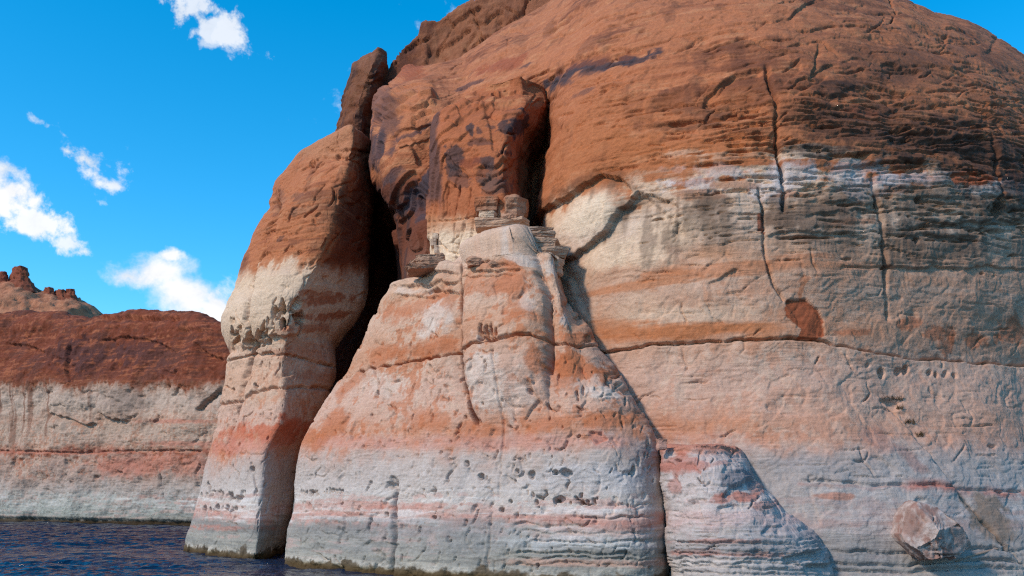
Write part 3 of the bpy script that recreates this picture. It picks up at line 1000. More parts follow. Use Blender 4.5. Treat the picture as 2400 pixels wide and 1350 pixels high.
    for a in [(2330, 1220, 40, 60, -35), (2270, 1180, 10, 40, -38)]:
        p.blob(*a[:4], (140, 120, 104), .8, a[4], .5)
    p.line([(2085, 945), (2130, 1000), (2175, 1060), (2215, 1110), (2260, 1165), (2330, 1235), (2420, 1345)], 3, (130, 96, 80), .5, 6)
    p.blob(2000, 1310, 160, 30, (128, 132, 138), .5, 0, .6, .9, 4)
    p.blob(1900, 1090, 120, 26, (150, 152, 156), .4, 0, .6, .9, 4)
    p.blob(1650, 1000, 120, 20, (196, 138, 106), .5, 0, .7, .8)
    p.blob(2050, 1030, 40, 30, (176, 122, 108), .5, 40, .7, .8)
    p.blob(2140, 1085, 50, 16, (160, 110, 100), .5, 40, .7, .8)


def make_dome():
    pr = smooth_curve(PROF, 700)
    kxk = solve_k()
    # row spacing: fine on the face, coarser over the back of the dome
    s = np.concatenate([[0], np.cumsum(np.linalg.norm(np.diff(pr, axis=0), axis=1))])
    dens = np.interp(pr[:, 0], [-4, 0, 22, 30, 41, 44], [8, 18, 19, 13, 9, 2])
    dens[pr[:, 1] > 24] = 1.0
    w = np.concatenate([[0], np.cumsum(np.diff(s) * .5 * (dens[1:] + dens[:-1]))])
    nr = int(w[-1])
    t = np.interp(np.linspace(0, w[-1], nr), w, s)
    PZ = np.interp(t, s, pr[:, 0])
    PL = np.interp(t, s, pr[:, 1])
    xs = np.linspace(-16.5, 50, 2000)
    dx = np.interp(xs, [-16.5, -12, -10, -8.5, -5, -3, 3.5, 4, 26, 30, 50], [3, 5, 14, 25, 18, 15, 17, 20, 20, 5, 1.5])
    w = np.concatenate([[0], np.cumsum(np.diff(xs) * .5 * (dx[1:] + dx[:-1]))])
    nc = int(w[-1])
    S = (np.interp(np.linspace(0, w[-1], nc), w, xs) + 16.5) / 66.5
    G = wall_xyz(S, PZ, PL, kxk)
    u, v = proj(G)
    sm = (0.12 + 1.5 * sstep(1500, 1850, u + 60) * sstep(150, 260, v) * sstep(640, 540, v) + .6 * sstep(1200, 1400, u) * sstep(180, 260, v) * sstep(520, 420, v)
          + .15 * sstep(1150, 1300, v)).reshape(-1).astype(f32)
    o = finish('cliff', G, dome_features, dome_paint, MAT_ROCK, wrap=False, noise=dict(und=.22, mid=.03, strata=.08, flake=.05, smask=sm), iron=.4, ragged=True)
    return tag(o, 'great red sandstone dome wall with bleached lower band rising behind the buttress', 'cliff', kind='structure')


make_dome()


# ------------------------------------------------------------------ rock pillar at the water's edge
def rows(z0, z1, step):
    return np.linspace(z0, z1, int((z1 - z0) / step) + 1)


def pillar_features(r):
    # neck under the bulging head, seams, long joint
    r.groove([(505, 950), (560, 940), (590, 920), (640, 908), (700, 905), (760, 910), (800, 915)], 3, .32, 4, .03)
    r.groove([(525, 850), (560, 838), (620, 832), (660, 830), (700, 838), (750, 850), (790, 862)], 3, .3, 4, .05)
    r.groove([(640, 455), (650, 480), (640, 540), (610, 600), (590, 650), (580, 700), (575, 750), (590, 800), (575, 880), (560, 940), (545, 1000), (520, 1060), (512, 1110), (505, 1180)], 4.5, .38, 4, .03)
    r.ledge([(640, 455), (652, 470), (645, 530), (612, 600), (592, 650), (580, 720)], .5, 35, 1, 4, .15)
    r.ledge([(560, 940), (545, 1000), (520, 1060), (512, 1110), (505, 1180)], .35, 30, 1, 4, .15)
    r.ledge([(530, 825), (560, 812), (600, 805), (640, 790), (690, 785), (730, 770)], .45, 55, 1, 8, .2, 5)
    rn = random.Random(11)
    path = [(540, 770), (560, 785), (590, 790), (620, 780), (650, 760), (675, 735), (700, 730), (715, 745)]
    for i in range(52):
        q = rn.random() * (len(path) - 1)
        k = int(q)
        a, b = path[k], path[k + 1]
        w = q - k
        cx = a[0] + (b[0] - a[0]) * w + rn.uniform(-4, 4)
        cy = a[1] + (b[1] - a[1]) * w + rn.uniform(-22, 20)
        r.pit(cx, cy, rn.uniform(2.4, 5.5), rn.uniform(8, 20), rn.uniform(.3, .8), rn.uniform(-8, 14))
    for cx, cy, a, b in [(640, 735, 9, 24), (662, 720, 10, 28), (688, 722, 10, 22), (700, 745, 10, 18), (662, 755, 14, 14), (560, 790, 5, 16), (580, 800, 6, 14)]:
        r.pit(cx, cy, a * .75, b, .9)
    for i in range(26):
        r.pit(rn.uniform(468, 575), rn.choice([1160, 1165, 1190, 1196]) + rn.uniform(-10, 6), rn.uniform(3, 8), rn.uniform(5, 12), rn.uniform(.15, .4))
    for cx, cy, a, b in [(486, 1145, 5, 14), (520, 1160, 7, 18), (540, 1165, 8, 10), (560, 1168, 8, 9), (595, 1100, 7, 8), (735, 378, 5, 5), (743, 372, 4, 4), (728, 385, 4, 6), (790, 365, 7, 6), (596, 905, 6, 12), (545, 915, 4, 8), (536, 850, 5, 8)]:
        r.pit(cx, cy, a, b, .4)
    for i in range(60):
        cx, cy = rn.uniform(480, 700), rn.uniform(820, 1240)
        r.pit(cx, cy, rn.uniform(1.5, 3.5), rn.uniform(3, 9), rn.uniform(.06, .18), rn.uniform(-10, 25))
    for i in range(60):
        cx, cy = rn.uniform(560, 860), rn.uniform(350, 700)
        L = rn.uniform(8, 40)
        a = math.radians(rn.gauss(-22, 12))
        r.ledge([(cx, cy), (cx + L * math.cos(a), cy + L * math.sin(a))], rn.uniform(.08, .22), rn.uniform(5, 14), 1, 5, .3)
    r.cracks(rn, 60, (470, 720, 620, 1250), L=(6, 15), bias=[(80, 22), (100, 20), (10, 25)])
    r.cracks(rn, 50, (560, 860, 360, 620), L=(8, 20), bias=[(-30, 12), (-55, 15)], turn=.3)
    for pl in [[(760, 345), (800, 352), (850, 350), (880, 360)], [(745, 360), (790, 366), (840, 362)], [(700, 395), (740, 380)]]:
        r.ledge(pl, .25, 10, 1, 4, .15)
    r.ledge([(600, 600), (612, 590), (640, 592)], .2, 20, 1)
    # undercut at the waterline
    r.d -= .25 * sstep(.8, .1, r.z) * np.clip(.4 + 1.2 * r.wu, 0, 1.5)


def pillar_paint(p):
    r = p.rk
    u, v = r.u, r.v
    m = sstep(620, 660, v + 25 * p.n2) * sstep(840, 780, v)
    p.mix((226, 200, 172), m * .75)
    m = sstep(820, 850, v) * sstep(980, 900, v)
    p.mix((218, 188, 164), m * .5)
    for a in [(760, 705, 60, 12, .8, -6), (780, 740, 60, 9, .8, -2), (720, 770, 50, 10, .6, 0), (750, 690, 40, 8, .6, 0), (690, 800, 50, 22, .35, 20), (660, 830, 40, 16, .4, 0), (720, 880, 60, 10, .4, 0)]:
        p.blob(*a[:4], (180, 104, 66), a[4], a[5], .9, .5)
    for a in [(640, 1015, 80, 26, .75, 0), (560, 1020, 50, 18, .6, 0), (690, 1000, 50, 20, .7, 0), (520, 1050, 40, 20, .5, 0)]:
        p.blob(*a[:4], (196, 104, 72), a[4], a[5], .9, .6)
    p.blob(560, 1045, 80, 20, (206, 140, 122), .6, 0, .5, .9)
    for a in [(560, 1238, 110, 7, .8), (500, 1232, 50, 6, .7)]:
        p.blob(*a[:4], (196, 126, 108), a[4] * .6, 0, .9, .7, 4)
    for a in [(690, 500, 14, 10, .6, -40), (655, 560, 10, 4, .6, -30), (700, 460, 20, 10, .5, -30), (650, 470, 14, 30, .4, 20)]:
        p.blob(*a[:4], (84, 66, 64), a[4], a[5], .9, .5)
    p.mix((190, 136, 102), sstep(385, 355, v + 10 * p.n2) * .6)
    # right-hand face of the head, its shade painted into the colour
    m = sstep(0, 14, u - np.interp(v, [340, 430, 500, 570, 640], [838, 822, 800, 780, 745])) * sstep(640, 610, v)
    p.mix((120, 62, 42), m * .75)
    m = sstep(0.0, .5, p.n3) * sstep(600, 660, v) * sstep(720, 640, v) * sstep(780, 830, u)
    p.mix((170, 100, 70), m * .6)
    p.mix((196, 140, 104), sstep(.1, .6, p.n4) * sstep(560, 520, v) * sstep(430, 480, v) * .5)
    p.mix((80, 62, 36), sstep(.6, .35, r.z + .35 * p.n2 + .2 * p.n5) * .85)


def make_pillar():
    L = [(425, 1400, 64), (428, 1330, 64), (433, 1290, 64), (437, 1270, 64), (450, 1220, 64), (462, 1170, 64), (475, 1110, 64), (490, 1050, 64), (505, 990, 64), (520, 930, 64), (528, 880, 64), (530, 850, 64), (543, 825, 64), (530, 800, 64),
         (520, 770, 64), (520, 745, 64), (535, 700, 64), (550, 650, 64), (570, 600, 64), (590, 560, 64), (620, 520, 64), (640, 480, 64), (655, 455, 64), (690, 410, 64), (720, 385, 64), (755, 358, 64), (780, 342, 63.5)]
    F1 = [(530, 1400, 57.2), (530, 1330, 57.5), (540, 1250, 58), (560, 1100, 59), (580, 950, 60), (592, 850, 60.6), (590, 760, 59.3), (600, 700, 59.3), (640, 600, 60), (680, 500, 60.5), (740, 420, 61), (800, 350, 61.5)]
    F2 = [(618, 1400, 54.8), (618, 1330, 55), (628, 1260, 55.5), (638, 1150, 56.5), (645, 1060, 57), (680, 990, 57.5), (690, 930, 58), (680, 860, 58.7), (690, 800, 58.4), (715, 700, 58), (745, 640, 58), (780, 570, 58.5), (800, 500, 58.8), (822, 430, 59.3), (842, 350, 60)]
    F3 = [(626, 1400, 55.3), (626, 1330, 55.4), (637, 1260, 55.9), (647, 1150, 56.9), (656, 1060, 57.4), (692, 990, 58), (705, 930, 58.5), (700, 860, 59.1), (712, 800, 58.9), (734, 700, 58.6), (764, 640, 58.6), (797, 570, 59.1), (815, 500, 59.4), (835, 430, 59.9), (852, 350, 60.5)]
    R = [(662, 1400, 58), (662, 1330, 58), (664, 1300, 58.5), (678, 1240, 59), (688, 1170, 59.5), (698, 1100, 60), (720, 1030, 60.5), (760, 950, 61), (786, 880, 61.5), (790, 810, 62), (812, 778, 62), (840, 748, 62.5), (858, 718, 62.5), (864, 680, 62.5), (865, 600, 62.5), (870, 520, 62.5),
         (877, 450, 62.5), (882, 390, 62.5), (880, 345, 62.5)]
    BR = [(645, 1400, 75), (690, 1000, 75), (765, 800, 75), (836, 600, 75), (855, 450, 73), (860, 335, 71)]
    BL = [(600, 1400, 82), (620, 1000, 82), (640, 700, 82), (710, 480, 80), (800, 345, 74)]
    G = loft([L, F1, F2, F3, R, BR, BL], rows(-2, 28.7, .055), [120, 120, 10, 75, 40, 24, 40], cap=10, cap_h=.9, blur=5, fit=(L, R), tens=.34)
    u, v = proj(G)
    sm = (.2 + .9 * sstep(640, 560, v)).reshape(-1).astype(f32)
    o = finish('rock_pillar', G, pillar_features, pillar_paint, MAT_ROCK, noise=dict(und=.14, mid=.025, strata=.05, flake=.045, smask=sm, seed=5))
    return tag(o, 'tall sandstone pillar with red head and pale foot, standing in the water beside dark slot', 'rock pillar')


make_pillar()


# ------------------------------------------------------------------ bell-shaped buttress in the middle
def butt_features(r):
    u, v = r.u, r.v
    r.groove([(790, 890), (830, 872), (880, 858), (940, 850), (1000, 842), (1050, 836), (1092, 831)], 2.3, .5, 4, .03)
    r.groove([(1092, 832), (1130, 822), (1180, 815), (1220, 805), (1260, 803), (1300, 804), (1350, 803), (1400, 812), (1420, 828)], 2.3, .5, 4, .03)
    r.ledge([(790, 892), (830, 875), (880, 861), (940, 853), (1000, 845), (1092, 834)], .18, 40, -1, 4, .1)
    # the middle column stands proud of its neighbours
    q = (u + 3 * r.wu - np.interp(v, [600, 700, 1000], [1172, 1190, 1192])) / np.interp(v, [600, 700, 1000], [84, 100, 100])
    mid = np.sqrt(np.clip(1 - q ** 4, 0, 1)) * sstep(1010, 850, v)
    r.d += 1.0 * mid
    r.d += .55 * sstep(.3, .8, r.N[:, 2]) * sstep(1088, 1094, u) * sstep(1262, 1240, u) * sstep(15.2, 15.9, r.z)
    lowm = sstep(900, 1080, v)
    r.d += lowm * (.35 * np.exp(-((u - 1040) / 80) ** 2) + .35 * np.exp(-((u - 800) / 80) ** 2) + .3 * np.exp(-((u - 1330) / 110) ** 2))
    r.d -= .35 * np.exp(-((u - 1340 - (v - 700) * .15) / 26) ** 2) * sstep(980, 850, v)
    r.groove([(1090, 596), (1089, 700), (1091, 780), (1093, 840), (1095, 900), (1106, 960), (1118, 1000)], 4, 1.3, 2, .06, .3)
    r.d += .45 * np.exp(-((u - 1045) / 40) ** 2) * sstep(960, 840, v) * sstep(1091, 1085, u)
    r.groove([(1262, 640), (1278, 670), (1288, 710), (1292, 770), (1294, 830), (1296, 885)], 3, .35, 3, .05)
    r.ledge([(1262, 640), (1282, 680), (1292, 740), (1294, 830), (1296, 880)], .15, 22, -1, 3, .1)
    r.groove([(1180, 800), (1182, 900), (1180, 1000), (1176, 1080), (1172, 1180)], 2.4, .14, 3, .1)
    r.groove([(926, 1110), (922, 1200), (920, 1280), (916, 1360)], 4.5, .4, 4, .1)
    r.groove([(1160, 1200), (1150, 1270), (1142, 1350)], 2.5, .12, 5, .1)
    r.ledge([(800, 1280), (812, 1240), (815, 1200)], .15, 25, 1, 5, .2)
    # overhanging beds near the top
    for pl, dp, fd in [([(930, 668), (980, 662), (1030, 668), (1088, 662)], .35, 16), ([(930, 645), (990, 640), (1088, 644)], .3, 10), ([(985, 676), (1040, 684), (1088, 688)], .4, 14), ([(920, 690), (980, 690), (1050, 700)], .22, 18),
                       ([(1095, 640), (1150, 655), (1210, 650), (1250, 645)], .25, 12), ([(1100, 660), (1170, 668), (1230, 660)], .2, 12), ([(1095, 622), (1150, 630), (1220, 640)], .25, 8),
                       ([(1350, 690), (1365, 730), (1380, 760)], .3, 12), ([(1385, 780), (1390, 800)], .3, 10), ([(1440, 900), (1470, 915), (1475, 930)], .4, 14), ([(1420, 890), (1450, 905)], .25, 12),
                       ([(1230, 990), (1250, 960), (1270, 940)], .15, 22), ([(1380, 1010), (1415, 1015), (1425, 1030), (1400, 1045)], .2, 26), ([(1250, 900), (1262, 930), (1280, 955)], .2, 20)]:
        r.ledge(pl, dp, fd, 1, 5, .15)
    r.pit(1022, 681, 12, 7, .3)
    # pockets
    for cx, cy, a, b, dp in [(1150, 790, 7, 24, .5), (1163, 795, 6, 20, .45), (1175, 795, 6, 18, .45), (1188, 798, 4, 14, .3), (1160, 812, 24, 8, .3), (883, 925, 5, 10, .35), (1100, 1088, 5, 7, .3), (1130, 1118, 6, 7, .35), (915, 1135, 8, 8, .35), (920, 1125, 7, 10, .2), (872, 1132, 4, 5, .3),
                             (1255, 925, 6, 6, .25), (1140, 952, 3, 4, .3), (1092, 977, 3, 4, .3), (1125, 990, 4, 8, .3), (1245, 988, 3, 3, .3), (905, 1205, 7, 9, .3), (918, 1208, 5, 8, .3), (1025, 1215, 8, 6, .3), (1178, 1195, 6, 7, .3), (1335, 1112, 12, 9, .4), (1310, 1110, 7, 6, .3),
                             (1365, 1178, 7, 6, .35), (1318, 1170, 8, 7, .3), (1250, 1115, 8, 10, .3), (1485, 1105, 5, 14, .3), (1470, 1108, 12, 6, .2), (735, 1155, 8, 9, .35), (890, 985, 3, 6, .2), (1215, 1105, 5, 5, .25)]:
        r.pit(cx, cy, a, b, dp)
    rn = random.Random(21)
    for x in (706, 712, 720, 728, 738, 746, 752, 770, 776, 784, 792, 800, 806, 812):
        r.pit(x, 1154 + rn.uniform(-3, 3), rn.uniform(2, 3.6), rn.uniform(4, 8), .3)
    for i in range(16):
        r.pit(rn.uniform(1185, 1400), 1172 + rn.uniform(-12, 8), rn.uniform(2, 5), rn.uniform(3, 7), .3)
    for i in range(230):                                   # short chips, most of them upright
        cx, cy = rn.uniform(700, 1540), rn.uniform(860, 1330)
        r.pit(cx, cy, rn.uniform(1.4, 3.2), rn.uniform(4, 12), rn.uniform(.05, .18), rn.uniform(-12, 28))
    for i in range(300):                                   # curved flake edges
        cx, cy = rn.uniform(700, 1540), rn.uniform(660, 1330)
        L = rn.uniform(5, 16)
        a = math.radians(rn.uniform(20, 120))
        b = a + rn.choice([-1, 1]) * rn.uniform(.4, 1.3)
        r.ledge([(cx, cy), (cx + L * math.cos(a), cy + L * math.sin(a)), (cx + L * math.cos(a) + L * math.cos(b), cy + L * math.sin(a) + L * math.sin(b))], rn.uniform(.06, .2), rn.uniform(3, 9), rn.choice([-1, 1]), 3, .25)
    r.cracks(rn, 150, (700, 1540, 680, 1330), L=(6, 15), bias=[(80, 22), (110, 20), (10, 25)])
    for y, x0, x1 in [(1250, 1200, 1560), (1268, 1220, 1560), (1282, 1280, 1560), (1296, 1180, 1540), (1312, 1200, 1560), (1326, 1160, 1540), (1185, 1400, 1545), (1212, 1330, 1550), (1232, 1180, 1400)]:
        r.groove([(x0, y), ((x0 + x1) / 2, y + rn.uniform(-5, 5)), (x1, y + rn.uniform(-4, 4))], 2.4, rn.uniform(.06, .16), 7, .15)
    r.d -= .2 * sstep(.7, .1, r.z) * np.clip(.4 + 1.2 * r.wu, 0, 1.5)


def butt_paint(p):
    r = p.rk
    u, v = r.u, r.v
    OR = (190, 112, 70)
    for a in [(1000, 720, 90, 26, .55, -6), (1000, 820, 90, 18, .75, -6), (890, 830, 40, 20, .6, -30), (1180, 690, 80, 30, .55, 0), (1225, 690, 40, 60, .6, 10), (1270, 850, 16, 50, .7, 0), (1330, 700, 24, 50, .6, 20), (1350, 790, 50, 16, .75, 0), (1360, 860, 70, 32, .85, 12), (1420, 880, 30, 30, .8, 30), (1320, 880, 30, 40, .6, 0),
              (1250, 760, 40, 14, .5, 0), (1420, 990, 70, 18, .7, -4), (1300, 1000, 80, 20, .6, -8), (1120, 1010, 60, 22, .6, 0), (1000, 990, 60, 26, .6, 0), (780, 1000, 50, 26, .7, -40), (740, 1030, 30, 26, .7, 0), (820, 900, 14, 50, .6, 40), (1200, 640, 60, 16, .5, 0), (1030, 690, 30, 10, .5, 0), (930, 740, 30, 20, .4, 0)]:
        p.blob(*a[:4], OR, a[4], a[5], .8, .6)
    for a in [(1020, 745, 40, 30, .7, 0), (1010, 770, 26, 20, .6, 0), (1150, 900, 40, 70, .7, 0), (1210, 930, 40, 50, .5, 0), (1330, 740, 16, 30, .7, 20), (1410, 920, 50, 14, .8, 14), (1250, 720, 20, 20, .5, 0), (1240, 620, 40, 14, .7, 20), (1290, 620, 40, 18, .7, 10), (960, 680, 40, 10, .6, 0), (900, 900, 40, 30, .4, 0)]:
        p.blob(*a[:4], (222, 206, 194), a[4], a[5], .8, .6)
    for a in [(1250, 1040, 120, 20, .6), (1430, 1040, 60, 16, .6), (1050, 1040, 120, 18, .45), (850, 1040, 90, 16, .5)]:
        p.blob(*a[:4], (206, 146, 128), a[4], 0, .6, .9)
    p.poly([(1380, 1010), (1415, 1010), (1426, 1028), (1402, 1046), (1385, 1030)], (206, 132, 112), .6, 4)
    for a in [(800, 1185, 120, 8, .7), (1000, 1190, 90, 7, .6), (1400, 1188, 60, 5, .7), (1440, 1225, 60, 5, .5), (1000, 1240, 60, 5, .4), (1420, 1240, 120, 6, .4)]:
        p.blob(*a[:4], (200, 134, 116), a[4] * .6, 0, 1.1, .6, 2)
    for a in [(850, 1240, 150, 24, .5), (1100, 1240, 120, 30, .5), (800, 1290, 100, 16, .3), (1050, 1290, 120, 20, .3)]:
        p.blob(*a[:4], (138, 140, 142), a[4], 0, .6, .9, 4)
    p.blob(1390, 1120, 150, 30, (206, 206, 210), .5, 0, .5, .9)
    p.blob(1350, 1275, 220, 14, (214, 218, 220), .5, 0, .7, .8, 4)
    p.blob(1350, 1320, 200, 12, (206, 150, 128), .45, 0, .7, .8, 4)
    p.mix((84, 66, 38), sstep(.5, .3, r.z + .35 * p.n2 + .2 * p.n5) * .85)


def make_buttress():
    L = [(652, 1400, 51.3), (655, 1350, 51.5), (665, 1320, 51.5), (672, 1240, 52), (685, 1180, 52.2), (690, 1140, 52.4), (700, 1080, 52.6), (720, 1020, 53), (760, 950, 53.3), (800, 885, 53.6), (850, 800, 53), (880, 745, 52), (905, 700, 51), (925, 655, 50)]
    FL = [(775, 1400, 47.3), (780, 1350, 47.5), (790, 1240, 48), (800, 1100, 48.5), (840, 960, 49), (890, 830, 49.5), (930, 740, 49.3), (960, 680, 49), (985, 640, 48.8)]
    FC = [(1000, 1400, 42.8), (1000, 1350, 43), (1005, 1200, 43.6), (1010, 1000, 44.8), (1030, 850, 45.8), (1050, 740, 46.3), (1080, 640, 46.8)]
    FR = [(1300, 1400, 39.8), (1300, 1350, 40), (1300, 1200, 40.4), (1290, 1000, 41.2), (1270, 800, 42.6), (1255, 700, 43.5), (1230, 620, 44.5)]
    RC = [(1522, 1400, 38.4), (1520, 1350, 38.6), (1510, 1200, 39), (1480, 1060, 39.6), (1420, 930, 40.6), (1375, 820, 41.6), (1335, 720, 42.6), (1308, 620, 43.6)]
    R = [(1574, 1400, 39.5), (1572, 1350, 39.6), (1558, 1200, 40), (1550, 1100, 40.2), (1540, 1040, 40.4), (1500, 970, 41), (1460, 900, 41.6), (1410, 830, 42.3), (1385, 770, 42.8), (1345, 690, 43.8), (1328, 640, 44.3), (1330, 600, 44.6)]
    BR = [(1500, 1400, 46), (1400, 900, 47), (1330, 700, 48), (1310, 600, 49)]
    BL = [(760, 1400, 58), (800, 1000, 57), (900, 800, 56), (960, 640, 55)]
    G = loft([L, FL, FC, FR, RC, R, BR, BL], rows(-1.8, 16.0, .043), [95, 115, 120, 95, 30, 24, 24, 24], cap=10, cap_h=.22, cap_pow=.8, blur=6, fit=(L, R))
    o = finish('rock_buttress', G, butt_features, butt_paint, MAT_ROCK, noise=dict(und=.16, mid=.03, strata=.012, flake=.05, seed=9))
    return tag(o, 'broad bell shaped sandstone buttress in the middle, orange above and pale grey below', 'rock buttress')


make_buttress()


# ------------------------------------------------------------------ block on top of the buttress
def block_features(r):
    r.lk = .7
    for pl, dp, fd in [([(1045, 290), (1100, 245), (1150, 222), (1210, 215), (1260, 225)], .25, 14), ([(1060, 310), (1110, 270), (1160, 245), (1220, 235)], .2, 18), ([(1100, 250), (1130, 262), (1150, 250)], .2, 10),
                       ([(1140, 275), (1180, 285), (1225, 265)], .15, 20), ([(1050, 375), (1100, 355), (1130, 360)], .12, 18), ([(1120, 400), (1160, 395), (1192, 372)], .35, 24), ([(1130, 440), (1150, 410), (1190, 395)], .35, 26),
                       ([(1045, 390), (1080, 400), (1110, 420)], .15, 22)]:
        r.ledge(pl, dp, fd, 1, 5, .15)
    for pl in [[(1050, 430), (1045, 490), (1040, 520)], [(1080, 430), (1072, 480), (1065, 510)], [(1110, 440), (1098, 500), (1090, 560)], [(1070, 520), (1060, 600)], [(1095, 520), (1072, 590)], [(1060, 590), (1072, 592), (1070, 640)],
               [(1020, 520), (1080, 516), (1120, 508), (1200, 512)], [(1020, 560), (1050, 590), (1085, 596)], [(1045, 410), (1110, 415), (1190, 420)], [(1160, 530), (1180, 580), (1190, 620)]]:
        r.groove(pl, 2.0, .16, 4, .1)
    r.ledge([(1160, 530), (1180, 580), (1190, 620)], .2, 20, 1, 3, .2)
    tn = 2.2 * fbm(r.x * .5, r.y * .3, r.z * .22, 2, 93)
    r.d += .14 * (np.floor(tn) + sstep(0, .06, tn - np.floor(tn)))
    r.cracks(random.Random(77), 45, (1030, 1240, 260, 620), L=(6, 18), bias=[(95, 14), (-10, 15), (-35, 15)], turn=.3)
    r.pit(1158, 222, 7, 5, .3)
    r.pit(1185, 212, 9, 4, .3)


def block_paint(p):
    r = p.rk
    u, v = r.u, r.v
    p.mix((178, 104, 66), sstep(515, 490, v + 10 * p.n2) * .8)
    p.mix((236, 212, 184), sstep(515, 560, v + 14 * p.n2) * .9)
    p.mix((206, 150, 112), sstep(500, 520, v) * sstep(560, 530, v + 10 * p.n2) * .6)
    p.mix((200, 136, 94), sstep(.1, .5, p.n2 + .3 * p.n4) * sstep(260, 240, v + (u - 1150) * .1) * .7)
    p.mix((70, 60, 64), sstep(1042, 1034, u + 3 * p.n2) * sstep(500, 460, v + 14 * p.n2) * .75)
    for a in [(1215, 290, 32, 36, .9, 25), (1180, 300, 20, 16, .8, 0), (1150, 300, 18, 8, .7, 0), (1108, 312, 8, 12, .9, 0), (1070, 365, 20, 26, .85, 40), (1060, 400, 16, 14, .7, 0), (1130, 340, 30, 7, .6, 0), (1145, 385, 26, 10, .85, 0), (1180, 360, 14, 8, .7, 0),
              (1075, 420, 30, 16, .55, 0), (1150, 415, 40, 20, .45, 0), (1165, 440, 30, 20, .5, 0), (1125, 315, 7, 8, .7, 0)]:
        p.blob(*a[:4], (70, 58, 60), a[4], a[5], .9, .4)
    p.blob(1110, 385, 26, 14, (140, 72, 46), .7)
    p.blob(1190, 275, 40, 10, (190, 112, 72), .8, -10)
    p.blob(1160, 440, 24, 26, (120, 90, 76), .5, 0, .8, .8, 3)


def make_block():
    L = [(1016, 720, 51), (1018, 500, 51), (1020, 300, 51.8), (1040, 280, 52.3), (1100, 235, 53.3), (1150, 207, 54)]
    F1 = [(1038, 720, 49.6), (1040, 500, 49.8), (1042, 350, 50.1), (1050, 300, 50.8), (1100, 245, 52.2), (1160, 212, 53)]
    F2 = [(1202, 720, 46.6), (1200, 520, 46.8), (1194, 430, 47.3), (1205, 340, 48.3), (1222, 290, 49.2), (1240, 240, 50.4), (1228, 210, 52)]
    F3 = [(1212, 720, 47.3), (1210, 520, 47.5), (1204, 430, 48.0), (1215, 340, 49.0), (1233, 290, 49.9), (1252, 240, 51), (1240, 212, 52.4)]
    R = [(1240, 720, 50), (1235, 500, 50.5), (1232, 430, 51), (1242, 360, 51.5), (1265, 300, 52), (1282, 245, 52.5), (1270, 215, 53.2)]
    BR = [(1250, 720, 55), (1260, 300, 57), (1230, 215, 58)]
    BL = [(1030, 720, 55), (1040, 300, 58), (1150, 210, 59)]
    G = loft([L, F1, F2, F3, R, BR, BL], rows(13.5, 28.5, .05), [30, 110, 8, 60, 24, 16, 16], cap=8, cap_h=.1, blur=3, fit=(L, R), tens=.16)
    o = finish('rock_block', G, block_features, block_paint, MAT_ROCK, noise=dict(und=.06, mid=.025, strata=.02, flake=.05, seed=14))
    return tag(o, 'large upright orange rock block with dark varnish patches, standing above the buttress', 'rock block')


make_block()


# ------------------------------------------------------------------ low knob beside the buttress
def knob_features(r):
    r.lk = .6
    for pl, dp, fd in [([(1552, 1060), (1600, 1052), (1660, 1058), (1720, 1066), (1752, 1072)], .2, 9), ([(1556, 1046), (1620, 1042), (1700, 1050), (1745, 1060)], .16, 6), ([(1690, 1165), (1715, 1140), (1745, 1128), (1775, 1122)], .4, 26),
                       ([(1680, 1190), (1720, 1180), (1760, 1182)], .3, 22), ([(1632, 1165), (1640, 1200), (1660, 1235)], .2, 22), ([(1780, 1255), (1800, 1235), (1840, 1232)], .2, 18), ([(1830, 1310), (1870, 1296), (1930, 1290)], .55, 18),
                       ([(1880, 1330), (1910, 1322), (1945, 1324)], .5, 14), ([(1620, 1075), (1632, 1100), (1645, 1108)], .18, 14), ([(1685, 1110), (1695, 1095), (1715, 1090)], .2, 14), ([(1840, 1200), (1880, 1230), (1925, 1280)], -.15, 20)]:
        r.ledge(pl, dp, fd, 1, 4, .15)
    rn = random.Random(31)
    r.cracks(rn, 40, (1560, 1900, 1050, 1330), L=(6, 15), bias=[(80, 22), (20, 25), (-40, 20)])
    for y in (1272, 1282, 1292, 1300, 1310, 1322, 1332, 1342):
        r.groove([(1565, y - 4), (1680, y + rn.uniform(-4, 4)), (1800, y + rn.uniform(-2, 8)), (1940, y + 4)], 2.4, rn.uniform(.06, .16), 6, .08)
    for i in range(60):
        cx, cy = rn.uniform(1560, 1900), rn.uniform(1060, 1330)
        L = rn.uniform(4, 14)
        a = math.radians(rn.uniform(-60, 120))
        b = a + rn.uniform(-1, 1)
        r.ledge([(cx, cy), (cx + L * math.cos(a), cy + L * math.sin(a)), (cx + L * math.cos(a) + L * math.cos(b), cy + L * math.sin(a) + L * math.sin(b))], rn.uniform(.04, .12), rn.uniform(4, 12), rn.choice([-1, 1]), 3, .25)
    r.pit(1590, 1080, 9, 5, .25)


